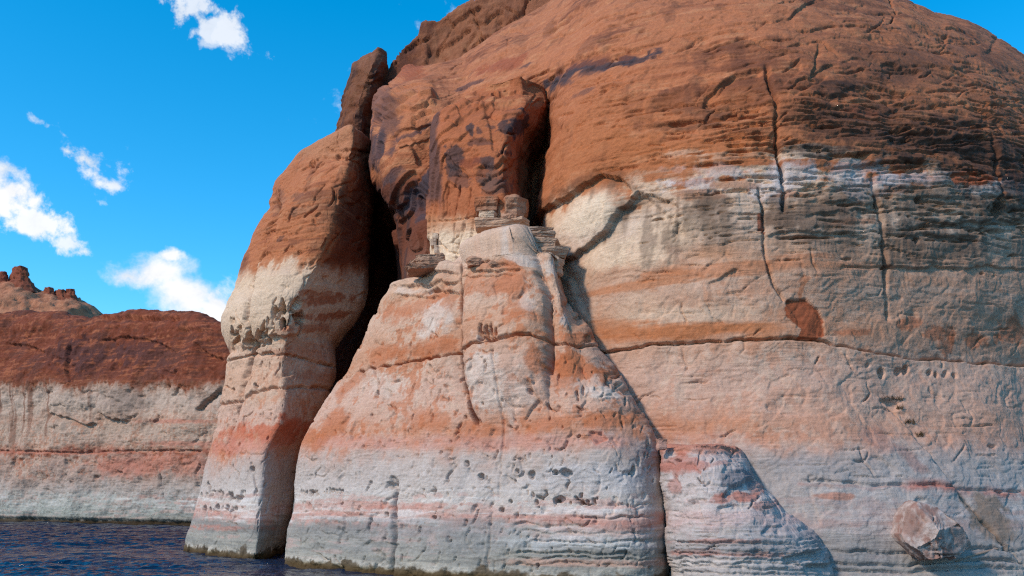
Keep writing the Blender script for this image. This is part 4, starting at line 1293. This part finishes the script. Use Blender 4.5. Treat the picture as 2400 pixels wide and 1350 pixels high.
def knob_paint(p):
    r = p.rk
    v = r.v
    p.mix((200, 190, 190), np.full(len(v), .55, f32))
    p.mix((192, 124, 100), sstep(1075, 1050, v + 14 * p.n2) * .85)
    for a in [(1610, 1085, 60, 20, .6), (1600, 1100, 40, 16, .5), (1690, 1090, 30, 10, .4), (1735, 1160, 40, 12, .75), (1700, 1170, 30, 10, .7), (1580, 1140, 14, 20, .5), (1800, 1185, 30, 10, .5), (1780, 1140, 20, 14, .5), (1650, 1295, 60, 8, .5), (1750, 1300, 100, 7, .5), (1680, 1270, 90, 5, .5)]:
        p.blob(*a[:4], (182, 106, 86), a[4], 0, .9, .6)
    for a in [(1720, 1120, 30, 20, .7), (1760, 1110, 14, 16, .6), (1800, 1240, 40, 10, .3), (1900, 1260, 30, 10, .4)]:
        p.blob(*a[:4], (120, 116, 124), a[4], 0, .9, .6)
    p.blob(1720, 1285, 150, 18, (140, 140, 142), .5, 0, .8, .8, 4)
    p.blob(1700, 1320, 150, 12, (214, 206, 202), .5, 0, .8, .8, 4)


def make_knob():
    L = [(1578, 1420, 38.2), (1575, 1350, 38.3), (1565, 1270, 38.4), (1558, 1200, 38.5), (1552, 1130, 38.7), (1550, 1080, 38.8), (1549, 1045, 39)]
    F1 = [(1640, 1420, 36), (1640, 1300, 36.4), (1630, 1180, 36.8), (1620, 1090, 37.4), (1610, 1045, 38)]
    F2 = [(1860, 1420, 35.6), (1850, 1280, 36.2), (1795, 1180, 36.9), (1735, 1100, 37.7), (1695, 1045, 38.4)]
    R = [(1972, 1420, 37.2), (1950, 1340, 37.4), (1935, 1290, 37.6), (1910, 1260, 37.8), (1870, 1230, 38), (1840, 1200, 38.2), (1810, 1160, 38.5), (1780, 1120, 38.8), (1760, 1080, 39), (1742, 1050, 39.3)]
    BR = [(1900, 1420, 43), (1750, 1050, 43.5)]
    BL = [(1600, 1420, 43), (1580, 1040, 43.5)]
    G = loft([L, F1, F2, R, BR, BL], rows(-1.6, 6.1, .042), [50, 90, 80, 24, 20, 20], cap=10, cap_h=.2, cap_pow=.7, blur=4, fit=(L, R))
    o = finish('rock_outcrop', G, knob_features, knob_paint, MAT_ROCK, noise=dict(und=.12, mid=.03, strata=.04, flake=.08, seed=23))
    return tag(o, 'low pale grey rock knob with reddish flat top at the right foot of the buttress', 'rock')


make_knob()


# ------------------------------------------------------------------ spire behind the pillar, broken rim above the slope
def make_spire():
    L = [(770, 560, 75), (772, 400, 75), (778, 345, 75), (785, 310, 75), (800, 270, 75), (812, 225, 75), (828, 190, 75), (842, 165, 75), (858, 148, 75), (876, 136, 76), (888, 128, 77)]
    F = [(800, 560, 71), (805, 400, 71.5), (815, 340, 71.8), (832, 270, 72), (850, 210, 72.3), (866, 165, 72.8), (876, 148, 73), (890, 128, 74)]
    F2 = [(812, 560, 71), (826, 400, 71.5), (836, 340, 71.9), (850, 270, 72.2), (866, 210, 72.6), (884, 165, 73), (890, 148, 73.4), (896, 128, 74.5)]
    R = [(925, 560, 80), (915, 400, 80), (912, 330, 80), (914, 270, 80), (916, 220, 80), (918, 175, 80), (916, 150, 79), (908, 128, 78)]
    B = [(860, 560, 90), (860, 300, 90), (890, 150, 86)]
    G = loft([L, F, F2, R, B], rows(22, 41.2, .09), [40, 8, 36, 16, 20], cap=6, cap_h=.15, blur=1, fit=(L, None), tens=.12)

    def feat(r):
        for pl in [[(800, 300), (812, 330), (826, 345)], [(815, 250), (830, 240), (846, 250)], [(850, 170), (870, 178), (895, 172)], [(845, 185), (870, 192), (900, 188)], [(838, 200), (860, 208)]]:
            r.ledge(pl, .4, 14, 1, 4, .15)

    def paint(p):
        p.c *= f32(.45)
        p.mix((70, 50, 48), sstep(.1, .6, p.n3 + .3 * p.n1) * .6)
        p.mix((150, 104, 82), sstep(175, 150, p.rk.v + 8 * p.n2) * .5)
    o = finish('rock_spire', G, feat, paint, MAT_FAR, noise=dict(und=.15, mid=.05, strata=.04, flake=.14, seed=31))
    return tag(o, 'dark red rock spire with crumbled tip behind the head of the pillar', 'rock spire')


make_spire()


def sheet(xs, y0, zt, zb, prof, back=8.0):
    """a cliff with thickness: front face from zb to the top line zt(x), over the top and down the back"""
    P = np.array(prof)
    rowsz = P[:, 0][:, None]
    rowsy = P[:, 1][:, None]
    Z = zb + (zt[None, :] - zb) * rowsz
    Y = y0[None, :] + rowsy
    X = np.broadcast_to(xs[None, :], Z.shape)
    return np.stack([X, Y, Z], 2)


def make_rim():
    pxs = np.linspace(895, 1420, 200)
    Yd = np.interp(pxs, [895, 1000, 1130, 1420], [74, 72, 70, 66.5])
    xs = (pxs - CX) / F * Yd
    sky = np.interp(pxs, [895, 905, 920, 945, 960, 975, 985, 1030, 1050, 1080, 1150, 1260, 1420], [185, 160, 132, 100, 88, 72, 40, 32, 18, 2, -30, -75, -100])
    rn = np.random.default_rng(4)
    jag = smooth1(rn.normal(0, 9, 200), 1) + smooth1(rn.normal(0, 14, 200), 4)
    sky = sky + jag * .3
    zt = CAMZ + (HY - sky) / F * (Yd + .6)
    a = np.linspace(0, 1, 90)
    prof = [(0.25 + .74 * t, .2 * math.sin(t * 9) + 1.0 * t * t) for t in a] + [(1.0, 1.5), (1.01, 3), (1.0, 6), (.9, 10), (.5, 12), (.2, 12)]
    G = sheet(xs, Yd, zt, 26.0, prof)

    def feat(r):
        for pl in [[(1000, 135), (1030, 110), (1060, 90), (1110, 60)], [(1120, 60), (1140, 40), (1180, 20)], [(1050, 60), (1090, 40), (1130, 10)], [(1090, 120), (1130, 90), (1180, 70)], [(1150, 75), (1190, 50), (1220, 20)], [(930, 130), (960, 110), (990, 100)]]:
            r.ledge(pl, .3, 18, 1, 5, .15)
        r.cracks(random.Random(9), 40, (920, 1250, 10, 150), L=(8, 22), depth=(.15, .4), bias=[(-40, 15), (60, 20)], turn=.3)

    def paint(p):
        p.c *= f32(.66)
        p.mix((92, 56, 46), sstep(-.1, .5, p.n1 + .4 * p.n2) * .6)
        p.mix((206, 146, 106), sstep(.15, .6, p.n3 + .3 * p.n1) * sstep(60, 90, p.rk.v) * sstep(1000, 1030, p.rk.u) * sstep(1180, 1110, p.rk.u) * .7)
        p.mix((150, 100, 78), sstep(60, 30, p.rk.v - np.interp(p.rk.u, [905, 985, 1080], [120, 20, -20])) * .3)
    o = finish('cliff_rim', G, feat, paint, MAT_FAR, wrap=False, noise=dict(und=.2, mid=.04, strata=.03, flake=.07, seed=37))
    return tag(o, 'broken dark red rock rim along the skyline above the orange slope', 'cliff', kind='structure')


make_rim()


# ------------------------------------------------------------------ far wall across the water
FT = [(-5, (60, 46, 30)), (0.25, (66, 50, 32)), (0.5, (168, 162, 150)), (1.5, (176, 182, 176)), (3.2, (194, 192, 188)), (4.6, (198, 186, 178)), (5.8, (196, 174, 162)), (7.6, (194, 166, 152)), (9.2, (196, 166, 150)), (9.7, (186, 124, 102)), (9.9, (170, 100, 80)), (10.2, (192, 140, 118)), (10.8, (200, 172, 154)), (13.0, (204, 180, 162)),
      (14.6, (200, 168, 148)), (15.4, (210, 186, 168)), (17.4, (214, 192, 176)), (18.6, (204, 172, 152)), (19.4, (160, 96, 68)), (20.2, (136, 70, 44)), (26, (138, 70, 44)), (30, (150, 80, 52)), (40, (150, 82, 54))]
FTT = (np.array([a for a, b in FT], f32), np.stack([alb(b) * f32(.8) for a, b in FT]))  # whole table darkened: the cloud shade on this wall, put into albedo


def make_far_wall():
    pts = np.array([(-190, 190), (-130, 160), (-78, 136), (-60, 125), (-41, 113), (-30, 107), (-14, 102), (0, 100)])
    n = np.concatenate([np.linspace(-190, -90, 60)[:-1], np.linspace(-90, -28, 440), np.linspace(-28, 0, 30)[1:]])
    xs = n
    y0 = smooth1(np.interp(xs, pts[:, 0], pts[:, 1]), 20)
    y0 += .5 * np.sin(xs * .21) + .25 * np.sin(xs * .53 + 1)
    px = CX + F * xs / (y0 + 5)
    sky = np.interp(px, [-900, -200, 0, 100, 200, 250, 300, 400, 440, 470, 500, 525, 560, 700], [700, 712, 727, 730, 733, 729, 727, 726, 729, 737, 748, 752, 765, 800])
    zt = CAMZ + (HY - sky) / F * (y0 + 5.2)
    a = np.linspace(0, 1, 290)
    prof = []
    for t in a:
        zf = t
        lean = .8 * t + (0 if t < .68 else 3.0 * (t - .68) / .32 * 1.0) + (0 if t < .9 else 3.5 * ((t - .9) / .1) ** 2)
        prof.append((.985 * t if t < .9 else .8865 + .1135 * math.sin((t - .9) / .1 * math.pi / 2), lean))
    prof += [(1.0, 11), (.99, 20), (.9, 32), (.5, 40), (0, 42)]
    G = sheet(xs, y0, zt, -2.0, prof)

    def feat(r):
        r.groove([(-20, 1056), (100, 1060), (180, 1062), (260, 1058), (350, 1056), (480, 1058)], 2, .35, 3, .02)
        for pl, dp, fd in [([(220, 738), (300, 745), (380, 742), (440, 752)], .8, 8), ([(160, 905), (150, 870), (155, 820), (165, 800)], .6, 12), ([(455, 968), (475, 940), (505, 918), (525, 905)], .9, 12), ([(95, 962), (140, 975), (200, 995), (230, 990)], .6, 16),
                           ([(378, 1110), (380, 1160), (388, 1195)], .9, 6), ([(270, 770), (280, 760), (290, 770)], .5, 8), ([(230, 800), (300, 790), (370, 800), (420, 830)], .4, 18), ([(410, 775), (450, 770), (490, 780)], .4, 14), ([(455, 800), (490, 830), (530, 840)], .5, 14),
                           ([(225, 940), (232, 965), (260, 982), (300, 986)], .7, 24), ([(400, 930), (420, 905), (425, 895)], .4, 10), ([(360, 990), (370, 970)], .4, 8), ([(40, 760), (60, 790), (65, 830)], .4, 18), ([(60, 790), (80, 765)], .3, 8), ([(0, 800), (60, 805), (120, 830)], .4, 20),
                           ([(235, 1110), (238, 1150)], .3, 6), ([(275, 1110), (282, 1130)], .4, 6), ([(460, 1150), (455, 1110), (470, 1080)], .4, 8), ([(305, 1060), (310, 1090)], .3, 6)]:
            r.ledge(pl, dp * 1.3, fd, 1, 3, .15)
        rn = random.Random(8)
        for i in range(70):
            cx, cy = rn.uniform(0, 520), rn.uniform(740, 1150)
            L = rn.uniform(8, 26)
            a = math.radians(rn.choice([rn.gauss(0, 15), rn.gauss(-70, 20)]))
            b = a + rn.uniform(-.8, .8)
            r.ledge([(cx, cy), (cx + L * math.cos(a), cy + L * math.sin(a)), (cx + L * math.cos(a) + L * math.cos(b), cy + L * math.sin(a) + L * math.sin(b))], rn.uniform(.15, .5), rn.uniform(4, 10), rn.choice([-1, 1]), 3, .25)
        r.d -= .5 * sstep(.9, .3, r.z)

    def paint(p):
        r = p.rk
        v, u = r.v, r.u
        hi = sstep(905, 880, v + 14 * p.n2 + 10 * p.n3)
        # varnish sheets and runs
        for a in [(190, 830, 60, 40, .7), (270, 830, 60, 18, .6), (330, 825, 60, 30, .55), (110, 840, 40, 20, .3), (380, 860, 40, 16, .4), (240, 870, 80, 20, .3)]:
            p.blob(*a[:4], (58, 46, 52), min(1, a[4] * 1.35), -6, .75, .6, 2)
        n = fbm(r.x * 1.3, r.y * .2, r.z * .03, 4, 71, .65)
        run = sstep(.10, .3, n) * sstep(880, 910, v) * sstep(1130, 960, v + 80 * p.n1)
        p.mix((134, 92, 74), run * .7 * sstep(330, 120, u))
        p.mix((150, 118, 100), run * .3)
        p.blob(290, 940, 50, 34, (140, 122, 112), .7, 0, .5, .8)
        p.mix((128, 66, 44), hi * .35)
        p.mix((92, 54, 44), hi * sstep(.05, .35, p.n4 * .6 + p.n1 * .6 + .3 * p.n2) * .6)
        p.mix((170, 96, 64), hi * sstep(.1, .4, -p.n4 * .5 + p.n2 * .5) * .5)
        for a in [(330, 1085, 110, 22, .6), (130, 1060, 160, 5, .6), (420, 1040, 90, 6, .6), (420, 988, 90, 5, .6), (440, 1090, 60, 30, .5), (300, 1100, 90, 20, .5)]:
            p.blob(*a[:4], (190, 122, 102), a[4], 0, .7, .7)
        p.blob(150, 1180, 240, 26, (176, 182, 174), .5, 0, .5, .9)
        p.mix((62, 48, 28), sstep(.75, .3, r.z + .2 * p.n2) * .9)
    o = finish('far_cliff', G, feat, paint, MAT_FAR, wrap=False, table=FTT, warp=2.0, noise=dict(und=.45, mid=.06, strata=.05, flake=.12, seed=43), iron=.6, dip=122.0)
    return tag(o, 'long red over white cliff across the water at the left', 'cliff', kind='structure')


make_far_wall()


# ------------------------------------------------------------------ far mesa with towers
MT = [(-5, (150, 92, 66)), (40, (168, 104, 74)), (66, (186, 120, 88)), (100, (196, 136, 104)), (115, (168, 96, 68)), (200, (150, 84, 60))]
MTT = (np.array([a for a, b in MT], f32), np.stack([alb(b) for a, b in MT]))


def mass(name, rails, z0, z1, step, counts, label, cat, cap_h, noise, paint=None, mat=None, group=None, kind=None, table=MTT, cap_pow=.6):
    G = loft(rails, rows(z0, z1, step), counts, cap=6, cap_h=cap_h, blur=1, cap_pow=cap_pow, tens=.1)
    o = finish(name, G, None, paint, mat or MAT_MESA, noise=noise, table=table, warp=6.0, iron=0)
    return tag(o, label, cat, group, kind)


def pxz(py, Y):
    return CAMZ + (HY - py) / F * Y


def make_mesa():
    Y = 420.0
    pxs = np.linspace(-900, 330, 240)
    top = np.interp(pxs, [-900, -500, -200, -60, 0, 20, 60, 100, 125, 150, 175, 200, 215, 240, 330], [760, 700, 652, 644, 652, 656, 662, 678, 684, 690, 704, 728, 740, 770, 900])
    rn = np.random.default_rng(8)
    top = top + smooth1(rn.normal(0, 6, 240), 3)
    xs = (pxs - CX) / F * Y
    Yd = np.full(240, Y - 22.0)
    zt = CAMZ + (HY - top) / F * Y
    prof = [(0.3 + .7 * math.sin(t * math.pi / 2), 40 * t * t) for t in np.linspace(0, 1, 60)] + [(.97, 60), (.7, 90), (.3, 100)]
    G = sheet(xs, Yd, zt, 0.0, prof)

    def paint(p):
        p.mix((214, 156, 122), sstep(.0, .5, p.n4 + .4 * p.n1) * .5)
        p.mix((140, 84, 66), sstep(.2, .6, -p.n4 + .3 * p.n1) * .5)
    o = finish('mesa', G, None, paint, MAT_MESA, wrap=False, noise=dict(und=1.2, mid=.2, strata=.4, flake=.5, seed=51), table=MTT, warp=6, iron=0)
    tag(o, 'pale pink slickrock mesa far behind the left cliff', 'mesa', kind='structure')

    def tower(px0, px1, py0, py1, label, seed, dx=0, shrink=.72):
        xc = (px0 + px1) / 2
        w = (px1 - px0) / 2
        Yc = Y + 14
        dep = w / F * Yc * 1.1
        levels = [(py1 + 25, 2.2), (py1, 1.4), (py1 * .6 + py0 * .4, .98), (py0 * .75 + py1 * .25, .86), (py0, shrink)]
        def rail(ax, ay):
            return [(xc + dx * (py1 - q) / (py1 - py0 + 1e-6) + ax * w * k, q, Yc + ay * dep * k) for q, k in levels]
        rails = [rail(-1, 0), rail(-.7, -.8), rail(.1, -1.05), rail(.8, -.7), rail(1, .1), rail(.5, .9), rail(-.6, .9)]
        nz = dict(und=.3, mid=.12, strata=.4, flake=.2, seed=seed)

        def paint(p):
            p.mix((136, 70, 50), np.full(len(p.c), .8, f32))
            p.mix((104, 60, 50), sstep(.1, .5, p.n4) * .6)
        return mass('rock_tower', rails, pxz(py1 + 24, Yc), pxz(py0, Yc), .45, [8] * 7, label, 'rock tower', .3, nz, paint, group='towers on the far mesa')

    tower(22, 70, 629, 668, 'tallest red rock tower on the far mesa, blocky with a flat top', 61)
    tower(-8, 22, 640, 668, 'squat red rock tower at the left edge beside the tallest tower', 62)
    tower(100, 130, 677, 694, 'lowest small rock tower on the far mesa, left of the ragged one', 63)
    tower(126, 160, 682, 702, 'ragged little rock tower leaning against the last tower on the mesa', 64)
    tower(148, 180, 679, 708, 'last red rock tower at the right end of the far mesa', 65)


make_mesa()


# ------------------------------------------------------------------ loose slabs and blocks
def slab(name, label, px0, px1, py0, py1, Y, depth, seed, cat='rock slab', group=None, taper=0.08, tilt=0.0, col=None, skew=0.0, rough=.05, layers=True, cola=.65):
    """an irregular angular block: plan polygon with broken corners, several bed edges round the sides"""
    rn = np.random.default_rng(seed)
    x0, _, zb = unproj(px0, py1, Y)
    x1, _, zt = unproj(px1, py0, Y)
    cx, cz = (x0 + x1) / 2, (zb + zt) / 2
    hw, hh = (x1 - x0) / 2, (zt - zb) / 2
    # corners of the plan polygon
    k = 6
    ang = np.linspace(0, 2 * np.pi, k, endpoint=False) + rn.uniform(-.38, .38, k) + np.pi / k
    rx = hw / max(1e-3, np.abs(np.cos(ang)).max())
    cor = np.stack([np.sign(np.cos(ang)) * np.abs(np.cos(ang)) ** .55 * hw, np.sign(np.sin(ang)) * np.abs(np.sin(ang)) ** .6 * depth / 2], 1)
    if True:                                   # split along joints: four main corners, one of them knocked off
        cor = np.array([(1, -.9), (1, .9), (-1, .9), (-1, -.45), (-.72, -1), (.1, -1.02)], float) + rn.uniform(-.14, .14, (6, 2))
        if rn.random() < .5:
            cor = cor[::-1] * np.array([-1, 1]) + 0
            cor = cor[::1]
        o = np.argsort(np.arctan2(cor[:, 1], cor[:, 0]))
        cor = cor[o] * np.array([hw, depth / 2])
    cor[:, 0] *= hw / np.abs(cor[:, 0]).max()
    m = 9
    ring = np.concatenate([cor[i] + (cor[(i + 1) % k] - cor[i]) * (np.arange(m) / m)[:, None] for i in range(k)])
    n = len(ring)
    nl = 13
    tilt = tilt + rn.uniform(-.03, .03)
    shift = np.cumsum(rn.uniform(-1, 1, (nl, 2)) * .012 * hw, 0) if layers else np.zeros((nl, 2))
    G = []
    for j in range(nl):
        t = j / (nl - 1)
        bed = 1 + (rn.uniform(-.014, .01) if layers else rn.uniform(-.01, .01)) - taper * (1 - t if taper > 0 else -t)
        edge = 1 - .05 * (1 if j in (0, nl - 1) else 0)
        q = ring * bed * edge
        z = (t - .5) * 2 * hh
        q = q + shift[j]
        G.append(np.stack([cx + q[:, 0] + skew * z, Y + depth / 2 + q[:, 1], cz + z + tilt * q[:, 0]], 1))
    for s_ in (.6, .02):
        top = G[nl - 1]
        c = top.mean(0)
        q = c + (G[nl - 1] - c) * s_
        q[:, 2] += .02 * hh
        G.append(q)
    G = np.array([np.concatenate([((G[0] - G[0].mean(0)) * .02 + G[0].mean(0))])] + G)
    N = grid_normals(G, True)
    rk = Rock(G, N)
    rk.d += 1.2 * rough * fbm(rk.x * 1.6, rk.y * 1.6, rk.z * 3, 4, seed) + rough * .5 * np.floor(2.5 * fbm(rk.x * 1.2, rk.y * 1.2, rk.z * 5, 2, seed + 3))
    V = rk.out()
    p = Paint(rk)
    p.generic()
    if col:
        p.mix(col, np.full(len(p.c), cola, f32))
        p.mix((118, 84, 66), sstep(.1, .6, p.n4 + .4 * p.n5) * .5)
        p.mix((206, 178, 156), sstep(.3, .7, p.n5) * .3)
    o = mesh_from(name, V, grid_faces(G.shape[0], G.shape[1], True), p.c, MAT_ROCK, smooth=False)
    return tag(o, label, cat, group)


LG = 'slabs lying on the left shoulder of the buttress'
slab('rock_slab', 'top flat grey slab of the little stack on the left shoulder', 966, 1040, 594, 605, 47.6, 1.3, 101, group=LG, col=(160, 122, 98))
slab('rock_slab', 'middle thick slab of the little stack on the left shoulder', 950, 1044, 604, 620, 47.4, 1.6, 102, group=LG, col=(158, 112, 84))
slab('rock_slab', 'long bottom slab under the little stack on the left shoulder', 944, 1048, 617, 630, 47.3, 1.8, 103, group=LG, col=(166, 112, 82))
CG = 'slabs capping the middle column'
slab('rock_slab', 'left capping slab on the middle column of the buttress', 1091, 1150, 602, 622, 44.6, 1.4, 111, group=CG, col=(180, 126, 96), tilt=-.05)
slab('rock_slab', 'right capping slab on the middle column of the buttress', 1135, 1204, 612, 628, 44.2, 1.4, 112, group=CG, col=(172, 126, 100), tilt=-.08)
RG = 'layered ledge rocks on the right shoulder of the buttress'
slab('ledge_rock', 'thin dark top sheet of the layered ledge right of the cream wall', 1208, 1296, 530, 540, 45.3, 2.0, 121, 'rock slab', RG, col=(150, 124, 106))
slab('ledge_rock', 'pale grey block left in the layered ledge right of the cream wall', 1165, 1262, 541, 586, 45.7, 2.2, 122, 'rock slab', RG, col=(206, 182, 160))
slab('ledge_rock', 'second sheet of the layered ledge, jutting right over the curved lip', 1220, 1302, 541, 556, 45.0, 2.0, 123, 'rock slab', RG, col=(176, 144, 120))
slab('ledge_rock', 'broad middle sheet of the layered ledge with undercut right end', 1232, 1320, 555, 578, 44.7, 2.1, 124, 'rock slab', RG, col=(180, 148, 124))
slab('ledge_rock', 'lowest sheet of the layered ledge, reaching farthest right', 1222, 1332, 577, 600, 44.5, 2.4, 125, 'rock slab', RG, col=(184, 146, 118))
slab('ledge_rock', 'pale foot block under the layered ledge on the right shoulder', 1205, 1326, 597, 640, 44.2, 2.2, 126, 'rock slab', RG, col=(212, 184, 160))
BG = 'blocks wedged under the overhang right of the tall block'
slab('rock_chunk', 'red brown wedge block under the black recess, on the left', 1110, 1180, 459, 494, 46.7, 2.2, 131, 'rock block', BG, taper=.12, col=(166, 100, 68))
slab('rock_chunk', 'tapering grey block at the mouth of the black recess, on the right', 1170, 1242, 460, 518, 46.5, 2.2, 132, 'rock block', BG, taper=.26, col=(176, 124, 98), skew=.04)
slab('rock_chunk', 'small white chunk under the red brown wedge block', 1122, 1164, 490, 510, 46.5, 1.4, 133, 'rock block', BG, col=(220, 196, 170))
slab('rock_chunk', 'flat red stone under the tapering grey block', 1174, 1222, 500, 516, 46.3, 1.4, 134, 'rock block', BG, col=(186, 124, 92))
slab('rock_chunk', 'broad pale sill below the wedged blocks', 1110, 1240, 508, 530, 46.4, 1.8, 135, 'rock block', BG, col=(206, 160, 128))
WG = 'white broken blocks beside the cream wall'
for i, (a, b, c, d, lb) in enumerate([(1003, 1021, 546, 560, 'highest white broken block at the left edge of the cream wall'), (1017, 1032, 552, 573, 'right white broken block at the left edge of the cream wall'),
                                      (998, 1017, 559, 575, 'left white broken block at the left edge of the cream wall'), (1007, 1025, 574, 593, 'lowest white broken block at the left edge of the cream wall')]):
    slab('broken_block', lb, a + 9, b + 9, c, d, 50.0, .8, 140 + i, 'rock block', WG, col=(224, 204, 184), layers=False, rough=.015)
slab('boulder', 'small pink boulder wedged between buttress and low outcrop', 1541, 1563, 1027, 1052, 38.6, .6, 150, 'boulder', col=(196, 140, 122), layers=False)
slab('boulder', 'small dark stone resting on the right apron above the iron line', 2104, 2129, 1052, 1064, 40.6, .5, 151, 'boulder', col=(130, 80, 66), layers=False)
slab('boulder', 'little dark red stone high on the apron near the right edge', 2318, 2346, 1038, 1050, 41.9, .5, 152, 'boulder', col=(130, 76, 62), layers=False)


def make_boulder():
    pts = [(2122, 1198), (2150, 1174), (2200, 1186), (2246, 1228), (2288, 1288), (2280, 1304), (2232, 1308), (2210, 1320), (2178, 1327), (2146, 1304), (2114, 1272), (2102, 1245), (2114, 1224)]
    Y = 37.1
    P = np.array([unproj(a, b, Y) for a, b in pts])[:, [0, 2]]
    c = P.mean(0)
    n, m = 120, 70
    ph = np.linspace(0, 2 * np.pi, n, endpoint=False)
    ps = np.linspace(0.0, np.pi, m)[::-1]
    D = np.stack([np.sin(ps)[:, None] * np.cos(ph)[None], -np.cos(ps)[:, None] + 0 * ph[None], np.sin(ps)[:, None] * np.sin(ph)[None]], 2)
    inv = np.full((m, n), 1e-3)
    for i in range(len(P)):
        a, b = P[i] - c, P[(i + 1) % len(P)] - c
        e = b - a
        nr = np.array([-e[1], 0.0, e[0]]) / np.linalg.norm(e)
        h = nr[0] * a[0] + nr[2] * a[1]
        if h < 0:
            nr, h = -nr, -h
        inv = np.maximum(inv, (D @ nr) / max(h, .35))
    for nr, h in [((-.55, -.8, .3), .95), ((.42, -.9, -.12), .8), ((.15, -.75, .65), .95), ((-.15, -.92, -.34), .95), ((0, 1, 0), 1.3)]:
        nr = np.array(nr) / np.linalg.norm(nr)
        inv = np.maximum(inv, (D @ nr) / h)
    rad = np.minimum(1 / inv, 3.0)
    G = np.array([c[0], Y, c[1]]) + D * rad[..., None]
    N = grid_normals(G, True)
    rk = Rock(G, N)
    rk.d += .07 * fbm(rk.x * .8, rk.y * .8, rk.z * .8, 3, 77) + .015 * fbm(rk.x * 3, rk.y * 3, rk.z * 3, 4, 79)
    n_ = fbm(rk.x * .9, rk.y * .9, rk.z * .9, 2, 83)
    rk.d += .035 * np.floor(n_ * 3)
    rk.cracks(random.Random(5), 16, (2115, 2270, 1190, 1310), L=(6, 14), bias=[(40, 20), (-40, 20)])
    rk.ledge([(2150, 1200), (2170, 1225), (2140, 1260)], .1, 12, 1, 4, .2)
    rk.ledge([(2190, 1300), (2230, 1302), (2275, 1296)], .25, 10, 1, 3, .1)
    V = rk.out()
    p = Paint(rk)
    p.c[:] = alb((176, 154, 146))
    p.mix((146, 92, 76), sstep(.15, .4, p.n5 * .9 + p.n2 * .4) * .5)
    p.mix((214, 204, 200), sstep(.1, .5, -p.n5 + .3 * p.n2) * .5)
    p.blob(2140, 1235, 22, 44, (132, 92, 78), .5, -20, 1.0)
    ob = mesh_from('boulder', V, grid_faces(m, n, True), p.c, MAT_ROCK)
    tag(ob, 'large angular pink and grey boulder lying on the right apron near the water', 'boulder')


make_boulder()


# ------------------------------------------------------------------ driftwood and dry tufts on the apron
def tube(path, radii, sides=7):
    P = np.array(path, float)
    T = np.gradient(P, axis=0)
    T /= np.linalg.norm(T, axis=1, keepdims=True)
    up = np.array([.2, .1, 1.0])
    A = np.cross(T, up)
    A /= np.linalg.norm(A, axis=1, keepdims=True)
    B = np.cross(T, A)
    t = np.linspace(0, 2 * np.pi, sides, endpoint=False)
    return P[:, None] + (np.cos(t)[None, :, None] * A[:, None] + np.sin(t)[None, :, None] * B[:, None]) * np.array(radii)[:, None, None]


def simple_mesh(name, V, faces, mat):
    me = bpy.data.meshes.new(name)
    me.from_pydata([tuple(v) for v in V], [], faces)
    me.materials.append(mat)
    o = bpy.data.objects.new(name, me)
    scene.collection.objects.link(o)
    return o


MAT_WOOD = plain_material('driftwood', (176, 150, 132))
MAT_DRY = plain_material('dry_grass', (120, 96, 66))


def surface_point(px, py):
    """where a sight line through the photo meets the apron of the dome wall"""
    dg = bpy.context.evaluated_depsgraph_get()
    d = Vector(((px - CX) / F, 1.0, (HY - py) / F)).normalized()
    ok, loc, nrm, idx, ob, mt = scene.ray_cast(dg, Vector((0, 0, CAMZ)), d)
    return loc, nrm


def make_driftwood():
    pts = [(2240, 1314), (2270, 1304), (2305, 1294), (2335, 1286), (2362, 1276)]
    path = []
    for a, b in pts:
        l, n = surface_point(a, b)
        path.append(tuple(l + n * .04))
    G = tube(path, [.035, .05, .055, .045, .02])
    n = G.shape[1]
    V = G.reshape(-1, 3)
    F_ = [tuple(int(i) for i in q) for q in grid_faces(G.shape[0], n, True)]
    o = simple_mesh('driftwood', V, F_, MAT_WOOD)
    tag(o, 'pale driftwood branch lying on the apron right of the large boulder', 'driftwood')


def make_tuft(px, py, w, h, label, seed, count=60):
    rn = random.Random(seed)
    V, Fc = [], []
    for i in range(count):
        l, n = surface_point(px + rn.uniform(-w, w), py + rn.uniform(-3, 3))
        a = rn.uniform(-.7, .7)
        hh = h * rn.uniform(.5, 1.1)
        d = Vector((math.sin(a) * .8, -rn.uniform(.1, .8), math.cos(a))).normalized()
        s_ = Vector((rn.uniform(-1, 1), rn.uniform(-1, 1), 0)).normalized() * .012
        mid = l + d * hh * .55
        tip = l + d * hh + Vector((math.sin(a) * hh * .3, 0, -hh * .12))
        b = len(V)
        V += [l - s_, l + s_, mid + s_ * .8, mid - s_ * .8, tip]
        Fc += [(b, b + 1, b + 2, b + 3), (b + 3, b + 2, b + 4)]
    o = simple_mesh('dry_tuft', V, Fc, MAT_DRY)
    tag(o, label, 'dry grass', 'dry tufts along the apron joint')


bpy.context.view_layer.update()
make_driftwood()
make_tuft(2092, 938, 24, .32, 'widest dry tuft at the top of the joint on the apron', 1, 90)
make_tuft(2108, 958, 8, .28, 'small dry tuft just below the widest one on the apron', 2, 40)
make_tuft(2133, 992, 12, .30, 'third dry tuft down the slanting joint on the apron', 3, 50)
make_tuft(2155, 1022, 9, .30, 'lowest dry tuft in the slanting joint on the apron', 4, 45)
